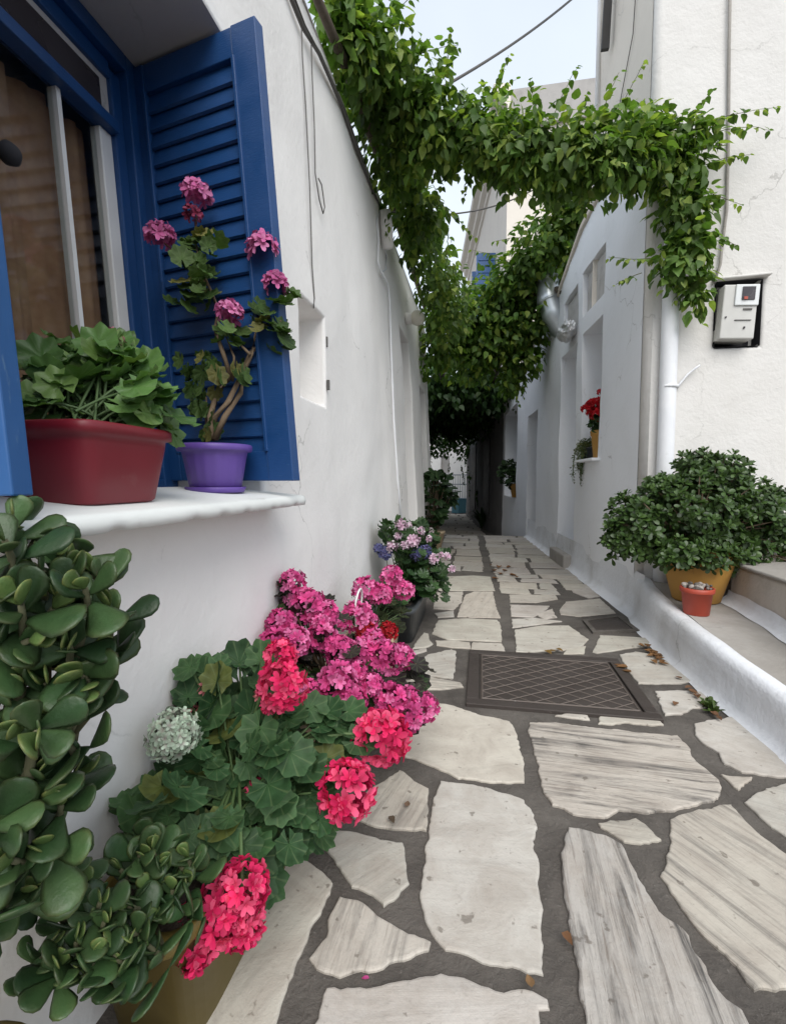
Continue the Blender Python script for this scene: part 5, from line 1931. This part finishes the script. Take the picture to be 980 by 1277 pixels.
l2 = np.array([-.43, 1.83, 0])
C2 = cream_trough(l2, .42, 'cream trough with pink geraniums and two deep red heads beside the dark trough')
fol, stm = MB(), MB()
pts = []
for px, py, rx, ry, D, n in [(470, 770, 35, 25, 1.85, 34), (486, 755, 22, 18, 1.95, 22), (455, 790, 22, 18, 1.75, 14)]:
    for i in range(n):
        a, r_ = RNG.uniform(0, 2 * math.pi), RNG.random() ** .5
        pts.append(P(px + rx * r_ * math.cos(a), py + ry * r_ * math.sin(a), D + RNG.uniform(-.02, .10)))
round_leaves(fol, stm, l2 + (0, 0, .16), pts, (.04, .065), T_ger, (.03, .035, .018), (.045, .06, .025), None, 0, view=(.35, -.5, .6), spread=.25)
fol.build('foliage', ML_ger, C2)
for px, py, r_, D, cc1, cc2 in [(456, 737, 17, 1.85, MA1, MA2), (475, 742, 14, 1.85, MA1, MA2), (488, 720, 14, 1.95, MA1, MA2), (503, 737, 13, 1.95, MA1, MA2), (445, 770, 19, 1.72, MA1, MA2), (460, 775, 12, 1.74, MA1, MA2), (457, 790, 13, 1.7, (.42, .01, .02), (.5, .02, .03)), (484, 788, 12, 1.75, (.42, .01, .02), (.5, .02, .03)), (422, 778, 10, 1.6, MA1, MA2)]:
    c_ = P(px, py, D - .03)
    stm.tube(bez(l2 + (0, 0, .17), (l2 + (0, 0, .2) + c_) / 2 + np.array([0, 0, .05]), c_, 8), .0028, 6)
    flower(c_, r_ * D / FOC, cc1, cc2, 34, 6, .44, dome=-.5, up=(.2, -.25, 1), jitter=.14, tilt=.6).build('flower_head', ML_petal, C2)
stm.build('stem', M_gstem, C2)
# white wire hoop handle leaning on the wall
mb = MB()
hc = P(447, 752, 1.72)
hc[0] = max(hc[0], -.545)
mb.tube([hc + np.array([0.02 * math.sin(a) * .3, .045 * math.cos(a), .05 * math.sin(a)]) for a in np.linspace(-.3, math.pi + .3, 22)], .004, 6)
mb.tube([hc + np.array([0, .043, -.01]), hc + np.array([.01, .043, -.25])], .004, 6)
mb.tube([hc + np.array([0, -.043, -.01]), hc + np.array([.01, -.043, -.25])], .004, 6)
tag(mb.build('wire_hoop', M_pvc), 'white wire hoop propped against the wall behind the magenta flowers', 'hoop')

# dark grey trough with lilac pelargoniums
l3 = np.array([-.40, 2.56, 0])
C3 = thing('flower_planter', 'dark grey plastic trough of pale lilac flowers and dark green leaves', 'planter', l3)
mb = MB()
prof = [(.075, 0), (.08, .004), (.098, .17), (.108, .172), (.11, .176), (.11, .195), (.106, .197), (.096, .195), (.093, .17)]
mb.lathe(l3, prof, 64, sq=9, sx=1.0, sy=3.6)
mb.build('trough', M_blackpot, C3)
soil_disc(l3, .093, C3, 1.0, 3.6, 9, .165)
fol, stm = MB(), MB()
pts = []
for px, py, rx, ry, D, n in [(508, 728, 34, 18, 2.5, 80), (522, 708, 32, 22, 2.55, 80), (510, 680, 32, 25, 2.6, 60), (490, 660, 16, 12, 2.6, 20), (525, 665, 18, 14, 2.7, 24), (545, 730, 14, 20, 2.7, 30), (492, 748, 16, 12, 2.4, 20), (545, 700, 16, 16, 2.7, 20)]:
    for i in range(n):
        a, r_ = RNG.uniform(0, 2 * math.pi), RNG.random() ** .5
        pts.append(P(px + rx * r_ * math.cos(a), py + ry * r_ * math.sin(a), D + RNG.uniform(-.15, .12)))
pts = [p_ if p_[0] > -.54 else np.array([-.54, p_[1], p_[2]]) for p_ in pts]
round_leaves(fol, stm, l3 + (0, 0, .18), pts, (.045, .07), T_ivy, (.018, .048, .016), (.04, .085, .025), None, 0, view=(.35, -.5, .6), spread=.25)
fol.build('foliage', ML_ivy, C3)
for px, py, r_ in [(500, 655, 9), (489, 682, 9), (515, 675, 10), (505, 680, 7), (541, 697, 8), (557, 694, 6), (563, 710, 6), (496, 668, 6), (525, 662, 6), (550, 692, 5), (535, 672, 5), (510, 655, 5)]:
    c_ = P(px, py, 2.45)
    flower(c_, r_ * .72 * 2.45 / FOC, (.78, .58, .70), (.86, .78, .83), 8, 5, .85, dome=0, up=(.3, -.7, .6)).build('flower_head', ML_petal, C3)
for px, py, r_ in [(480, 690, 8), (530, 688, 8), (520, 692, 8), (472, 684, 6)]:
    c_ = P(px, py, 2.48)
    flower(c_, r_ * 2.45 / FOC, (.13, .15, .32), (.22, .22, .42), 16, 5, .7, dome=-.2, up=(.3, -.6, .6)).build('flower_head', ML_petal, C3)
stm.build('stem', M_gstem, C3)

# fig in a pot at the corner of the house
fl = np.array([-.52, 5.35, 0])
FG = thing('potted_plant', 'dark broad leaved fig plant at the end corner of the flower wall', 'potted plant', fl)
mb = MB()
mb.lathe(fl, [(.08, 0), (.12, .2), (.13, .2), (.13, .23), (.115, .23), (.10, .19), (.001, .19)], 28)
mb.build('pot', M_creampot, FG)
fol, stm = MB(), MB()
pts = []
for px, py, rx, ry, n in [(545, 610, 15, 13, 26), (540, 630, 12, 16, 20), (555, 618, 10, 10, 12), (536, 648, 7, 10, 8), (540, 600, 10, 6, 8)]:
    for i in range(n):
        a, r_ = RNG.uniform(0, 2 * math.pi), RNG.random() ** .5
        pts.append(P(px + rx * r_ * math.cos(a), py + ry * r_ * math.sin(a), 5.35 + RNG.uniform(-.2, .2)))
pts = [p_ if p_[0] > -.60 or p_[1] > 5.8 else np.array([-.58, p_[1], p_[2]]) for p_ in pts]
round_leaves(fol, stm, fl + (0, 0, .25), pts, (.11, .17), T_fig, (.016, .04, .014), (.03, .065, .02), None, 0, view=(.4, -.7, .3), sr=.004)
fol.build('foliage', ML_ger, FG)
stm.tube([fl + (0, 0, .18), fl + (.02, .02, .5), fl + (.05, .02, .8)], [.015, .012, .008], 7)
stm.build('stem', M_stem, FG)
# small pots between the trough and the fig
for (x, y, h, r_, mt, lab, cols) in [(-.47, 4.1, .16, .075, M_terra, 'small red pot with a low green plant and one white bloom', (.7, .68, .66)), (-.46, 3.45, .2, .09, M_blackpot, 'small dark pot of drooping green leaves beyond the lilac trough', (.55, .35, .5))]:
    lo = np.array([x, y, 0])
    T_ = thing('potted_plant', lab, 'potted plant', lo)
    mb = MB()
    mb.lathe(lo, [(r_ * .7, 0), (r_, h), (r_ * 1.1, h), (r_ * 1.1, h + .02), (r_ * .95, h + .02), (r_ * .85, h * .9), (.001, h * .9)], 24)
    mb.build('pot', mt, T_)
    fol, stm = MB(), MB()
    pts = blob_pts([(lo + (0, 0, h + .1), (.10, .12, .12), 60)])
    pts[:, 0] = np.maximum(pts[:, 0], -.55)
    round_leaves(fol, stm, lo + (0, 0, h), pts, (.05, .075), T_ivy, (.02, .055, .018), (.045, .09, .028), None, 0)
    fol.build('foliage', ML_ivy, T_)
    stm.build('stem', M_gstem, T_)
    flower(lo + np.array([.05, -.06, h + .2]), .03, cols, cols, 12, 5, .7, dome=0).build('flower_head', ML_petal, T_)

# bush in the ochre pot
bl = gp(866, 752, .205)
bl = np.array([bl[0] + .045, bl[1] + .10, .05 + .057 * (bl[1] + .1)])
BP = thing('potted_plant', 'wide glossy leaved bush in a round ochre pot on the ledge', 'potted plant', bl)
mb = MB()
mb.lathe(bl, [(.10, 0), (.105, .004), (.15, .17), (.162, .235), (.168, .24), (.168, .27), (.16, .275), (.15, .27), (.145, .24)], 48)
mb.build('pot', M_ochre, BP)
soil_disc(bl, .148, BP, z=.235)
fol, stm = MB(), MB()
DB = 2.42
BUSH = [(865, 640, 66, 46, .22, 190), (800, 655, 36, 44, .16, 90), (775, 672, 22, 30, .1, 40), (893, 595, 48, 26, .16, 80), (870, 585, 26, 18, .1, 35), (930, 650, 46, 48, .18, 110), (965, 640, 30, 34, .14, 50), (905, 690, 56, 26, .16, 90), (830, 615, 30, 18, .12, 40), (985, 690, 24, 22, .12, 30), (830, 690, 36, 20, .14, 50), (850, 694, 34, 15, .08, 34), (885, 698, 34, 13, .08, 34)]
for px, py, rx, ry, rd, n in [(a_, b_ - 4, c_ * .93, d_ * 1.03, e_, int(f_ * 2.0)) for a_, b_, c_, d_, e_, f_ in BUSH]:
    c_ = P(px, py, DB - (.16 if (px, rx) in ((850, 34 * .93), (885, 34 * .93)) else 0))
    d = rsph(n)
    pos = c_ + d * np.array([rx * DB / FOC, rd, ry * DB / FOC]) * (RNG.random((n, 1)) ** .3) * np.array([[1 + .3 * noise.noise(Vector((q_[0] * 3 + px, q_[1] * 3, q_[2] * 3)))] for q_ in d])
    pos[:, 1] = np.minimum(pos[:, 1], 2.93)
    for i in range(n):
        ax = unit(d[i] * .9 + np.array([-.05, -.25, .6]) + RNG.normal(size=3) * .25)
        x = unit(np.cross(ax, RNG.normal(size=3)))
        y = np.cross(ax, x)
        k_ = 9
        th = np.arange(k_) * 2.4 + RNG.uniform(0, 6)
        op = np.linspace(.25, 1.0, k_)
        side = np.outer(np.cos(th), x) + np.outer(np.sin(th), y)
        tip = ax * (1.05 - op)[:, None] + side * op[:, None] + np.array([0, 0, .1])
        nor = ax - side * .35 + RNG.normal(size=(k_, 3)) * .12
        sz = RNG.uniform(.030, .044, k_) * (.65 + .45 * op)
        c = lerp_cols(k_, (.030, .064, .016), (.062, .115, .026))
        c[:2] = np.array((.075, .13, .035)) * RNG.uniform(.8, 1.1)
        fol.inst(T_pit, frames(tip, nor, sz), pos[i] + RNG.normal(size=(k_, 3)) * .003, c)
    for i in range(0, n, 6):
        stm.tube(bez(bl + np.array([0, 0, .24]), (bl + np.array([0, 0, .3]) + c_) / 2, pos[i], 6), [.008, .007, .006, .005, .004, .002], 6)
fol.build('foliage', ML_pit, BP)
stm.build('stem', M_stem, BP)

rl = gp(871, 768, .19)
rl = np.array([rl[0] + .01, rl[1] + .05, .05 + .057 * (rl[1] + .05)])
TP = thing('potted_plant', 'small orange red pot topped with pale pebbles on the ledge', 'flower pot', rl)
mb = MB()
mb.lathe(rl, [(.050, 0), (.052, .002), (.062, .10), (.069, .102), (.070, .106), (.070, .122), (.067, .124), (.062, .122), (.06, .105)], 40)
mb.build('pot', M_terra, TP)
mb = MB()
bmq = bmesh.new()
bmesh.ops.create_icosphere(bmq, subdivisions=2, radius=1)
tv = np.array([v.co[:] for v in bmq.verts])
tf = [[v.index for v in f.verts] for f in bmq.faces]
bmq.free()
n = 46
a, r_ = RNG.uniform(0, 6.28, n), .055 * RNG.random(n) ** .5
pos = rl + np.stack([r_ * np.cos(a), r_ * np.sin(a), .118 + RNG.uniform(0, .014, n)], 1)
Ms = frames(rsph(n), rsph(n), RNG.uniform(.007, .013, n))
g_ = RNG.uniform(.12, .5, (n, 1))
mb.inst((tv * (1, .8, .65), tf, np.ones((len(tv), 3))), Ms, pos, np.hstack([g_, g_ * .9, g_ * .82]))
mb.build('pebbles', ML_dry, TP)

# red geranium in the yellow pot on the far windowsill, with a trailing succulent
wl = fac(3.93, .962, -.06)
WP = thing('potted_plant', 'yellow pot of bright red geranium on the narrow window ledge across the alley', 'potted plant', wl)
mb = MB()
mb.lathe(wl, [(.055, 0), (.058, .003), (.075, .17), (.082, .172), (.083, .21), (.078, .212), (.074, .2), (.001, .2)], 32)
mb.build('pot', M_ochre, WP)
fol, stm = MB(), MB()
pts = blob_pts([(wl + (-.01, 0, .27), (.09, .10, .07), 60)])
round_leaves(fol, stm, wl + (0, 0, .2), pts, (.045, .065), T_ger, (.02, .055, .018), (.04, .085, .026), None, 0)
fol.build('foliage', ML_ger, WP)
for px, py, r_ in [(730, 510, 5), (735, 505, 5), (741, 503, 6), (747, 508, 7), (744, 517, 8), (735, 515, 4), (749, 489, 4), (749, 500, 5)]:
    c_ = onplane(px, py, (0, 1, 0), wl[1] - .05)
    stm.tube([wl + (0, 0, .2), (wl + (0, 0, .2) + c_) / 2 + (0, 0, .02), c_], .003, 5)
    flower(c_, r_ * 4.1 / FOC, (.55, .008, .015), (.65, .02, .03), 18, 5, .6, dome=-.4).build('flower_head', ML_petal, WP)
stm.build('stem', M_gstem, WP)
tl = fac(4.17, .962, -.03)
TR = thing('trailing_plant', 'olive green trailing succulent hanging over the narrow window ledge', 'trailing plant', tl)
mb = MB()
mb.lathe(tl, [(.04, 0), (.05, .09), (.054, .09), (.054, .1), (.045, .1), (.001, .09)], 20)
mb.build('pot', M_blackpot, TR)
fol = MB()
stm = MB()
for i in range(34):
    a = RNG.uniform(0, 6.28)
    p0 = tl + np.array([.04 * math.cos(a), .045 * math.sin(a), .11 + RNG.uniform(0, .06)])
    d_ = -FN * RNG.uniform(.4, 1.0) + np.array([0, RNG.normal() * .3, .1])
    L = RNG.uniform(.1, .34)
    pts_ = [p0, p0 + d_ * .07, p0 + d_ * .085 + np.array([0, 0, -L * .5]), p0 + d_ * .08 + np.array([0, 0, -L])]
    fine = [pts_[0] * (1 - t_) ** 3 + 3 * pts_[1] * t_ * (1 - t_) ** 2 + 3 * pts_[2] * t_ * t_ * (1 - t_) + pts_[3] * t_ ** 3 for t_ in np.linspace(0, 1, 18)]
    stm.tube(fine, .002, 4)
    n = 36
    pos = np.array([fine[int(k)] for k in RNG.integers(2, 18, n)]) + RNG.normal(size=(n, 3)) * .006
    fol.inst(T_pit, frames(rsph(n) + (0, 0, -.6), rsph(n), RNG.uniform(.012, .022, n)), pos, lerp_cols(n, (.06, .075, .018), (.12, .13, .03)))
fol.build('foliage', ML_pit, TR)
stm.build('stem', M_gstem, TR)

# plant in the far window recess
vl = fac(8.35, .50, -.05)
VP_ = thing('potted_plant', 'dark leafy plant in a clay pot on the far shaded window ledge', 'potted plant', vl)
mb = MB()
mb.lathe(vl, [(.08, 0), (.12, .2), (.13, .2), (.13, .23), (.11, .23), (.001, .21)], 24)
mb.build('pot', M_ochre, VP_)
fol, stm = MB(), MB()
pts = blob_pts([(vl + (-.10, .0, .42), (.20, .25, .24), 110)])
round_leaves(fol, stm, vl + (0, 0, .2), pts, (.08, .12), T_ivy, (.014, .035, .012), (.03, .06, .018), None, 0)
fol.build('foliage', ML_ivy, VP_)
stm.build('stem', M_gstem, VP_)

# spiky plant at the foot of the dark wall
al = np.array([.02, 12.6, -.47])
AL = thing('potted_plant', 'arching strap leaved plant at the foot of the dark wall in the tunnel', 'plant', al)
mb = MB()
for i in range(26):
    a = RNG.uniform(0, 6.28)
    L = RNG.uniform(.4, .8)
    o_ = np.array([math.cos(a), math.sin(a), 0])
    side = np.array([-o_[1], o_[0], 0])
    pts_ = bez(al, al + o_ * L * .35 + np.array([0, 0, L]), al + o_ * L * .8 + np.array([0, 0, L * .6]), 8)
    w_ = [.02, .03, .032, .03, .026, .02, .012, .002]
    vs = []
    for p_, ww in zip(pts_, w_):
        vs += [p_ - side * ww, p_ + side * ww]
    mb.add(vs, [(2 * k, 2 * k + 1, 2 * k + 3, 2 * k + 2) for k in range(7)], np.array((.03, .06, .02)) * RNG.uniform(.8, 1.3))
mb.build('foliage', ML_ger, AL)

# ------------------------------------------------------------------ fallen leaves and petals
def curled_leaf(loc, size, ang, col, curl):
    mb = MB()
    tv, tf, tcc = T_vine
    v = tv.copy()
    v[:, 2] = v[:, 2] * .5 + curl * (np.abs(v[:, 0]) * 1.2 + (v[:, 1] - .5) ** 2 * .9)
    v[:, 1] -= .5
    ca, sa = math.cos(ang), math.sin(ang)
    v = v @ np.array([[ca, sa, 0], [-sa, ca, 0], [0, 0, 1]]) * size
    v[:, 2] += -v[:, 2].min() + .0005
    return mb.add(v + np.asarray(loc), tf, col)


LEAVES = []
for px, py in [(690, 812), (684, 814), (698, 811)]:
    LEAVES.append((px, py, .042, (.20, .12, .035), 'yellow brown dry leaf on the far rim of the large manhole cover', 'dry leaves by the manhole'))
for px, py in [(806, 812), (812, 818), (820, 812), (825, 822), (832, 816), (840, 822), (816, 826), (828, 828), (800, 806), (775, 833), (781, 838), (770, 830), (812, 806), (836, 826), (822, 818), (818, 815), (828, 818), (835, 820), (824, 814)]:
    LEAVES.append((px, py, .045, (.22, .115, .05), 'crisp brown leaf in the small drift between manhole and kerb', 'dry leaf drift by the kerb'))
for px, py in [(842, 878), (868, 868), (900, 867), (905, 872), (870, 862), (893, 860), (930, 885), (915, 893), (947, 901), (960, 897), (858, 846)]:
    LEAVES.append((px, py, .035, (.17, .09, .05), 'scrap of brown leaf lying along the foot of the kerb', 'leaf scraps along the kerb'))
for px, py in [(615, 712), (622, 708), (630, 712), (640, 718), (625, 716), (618, 722), (634, 708), (612, 705), (645, 720)]:
    LEAVES.append((px, py, .07, (.17, .08, .035), 'rusty brown leaf in the patch on the far middle joint of the lane', 'dry leaves on the far joint'))
for px, py, lab, c_ in [(660, 1225, 'curled brown leaf at the corner of a pale slab in the foreground joint', (.20, .12, .06)), (708, 1173, 'small brown leaf in the wide joint beside the striped slab', (.20, .10, .05)), (508, 1003, 'brown flake on the slab beside the coral geranium', (.2, .13, .09)), (489, 1023, 'dark flake near the edge of the slab below the coral bloom', (.14, .1, .07))]:
    LEAVES.append((px, py, .024, c_, lab.replace(' in the foreground joint', ' beside the dark joint'), None))
for px, py, s_, c_, lab, grp in LEAVES:
    g_ = gp(px, py, .013)
    g_[0] = min(g_[0], .78) if g_[1] < 3.4 else g_[0]
    o_ = curled_leaf(g_, s_ * RNG.uniform(.75, 1.15), RNG.uniform(0, 6.28), np.array(c_) * RNG.uniform(.75, 1.25), RNG.uniform(.1, .6)).build('fallen_leaf', ML_dry)
    tag(o_, lab, 'leaf', grp)
g_ = gp(451, 1222, .001)
o_ = MB()
o_.inst(T_petal, frames(np.array([[1, .3, .05]]), np.array([[0, 0, 1.]]), np.array([.012])), np.array([g_ + (0, 0, .002)]), np.array([[.6, .1, .3]]))
tag(o_.build('fallen_petal', ML_petal), 'single pink petal lying in the joint between slabs', 'petal')
# weeds in the joint at the kerb
WD = MB()
for px, py in [(928, 888), (922, 884), (935, 892), (938, 888)]:
    g_ = gp(px, py, .005)
    g_[0] = min(g_[0], .79)
    n = 16
    d = rsph(n)
    d[:, 2] = np.abs(d[:, 2]) + .3
    WD.inst(T_pit, frames(d, rsph(n) + (0, 0, 1), RNG.uniform(.02, .04, n)), np.tile(g_, (n, 1)), lerp_cols(n, (.05, .09, .02), (.10, .15, .04)))
tag(WD.build('weed', ML_pit), 'small green weed growing at the foot of the kerb', 'weed')
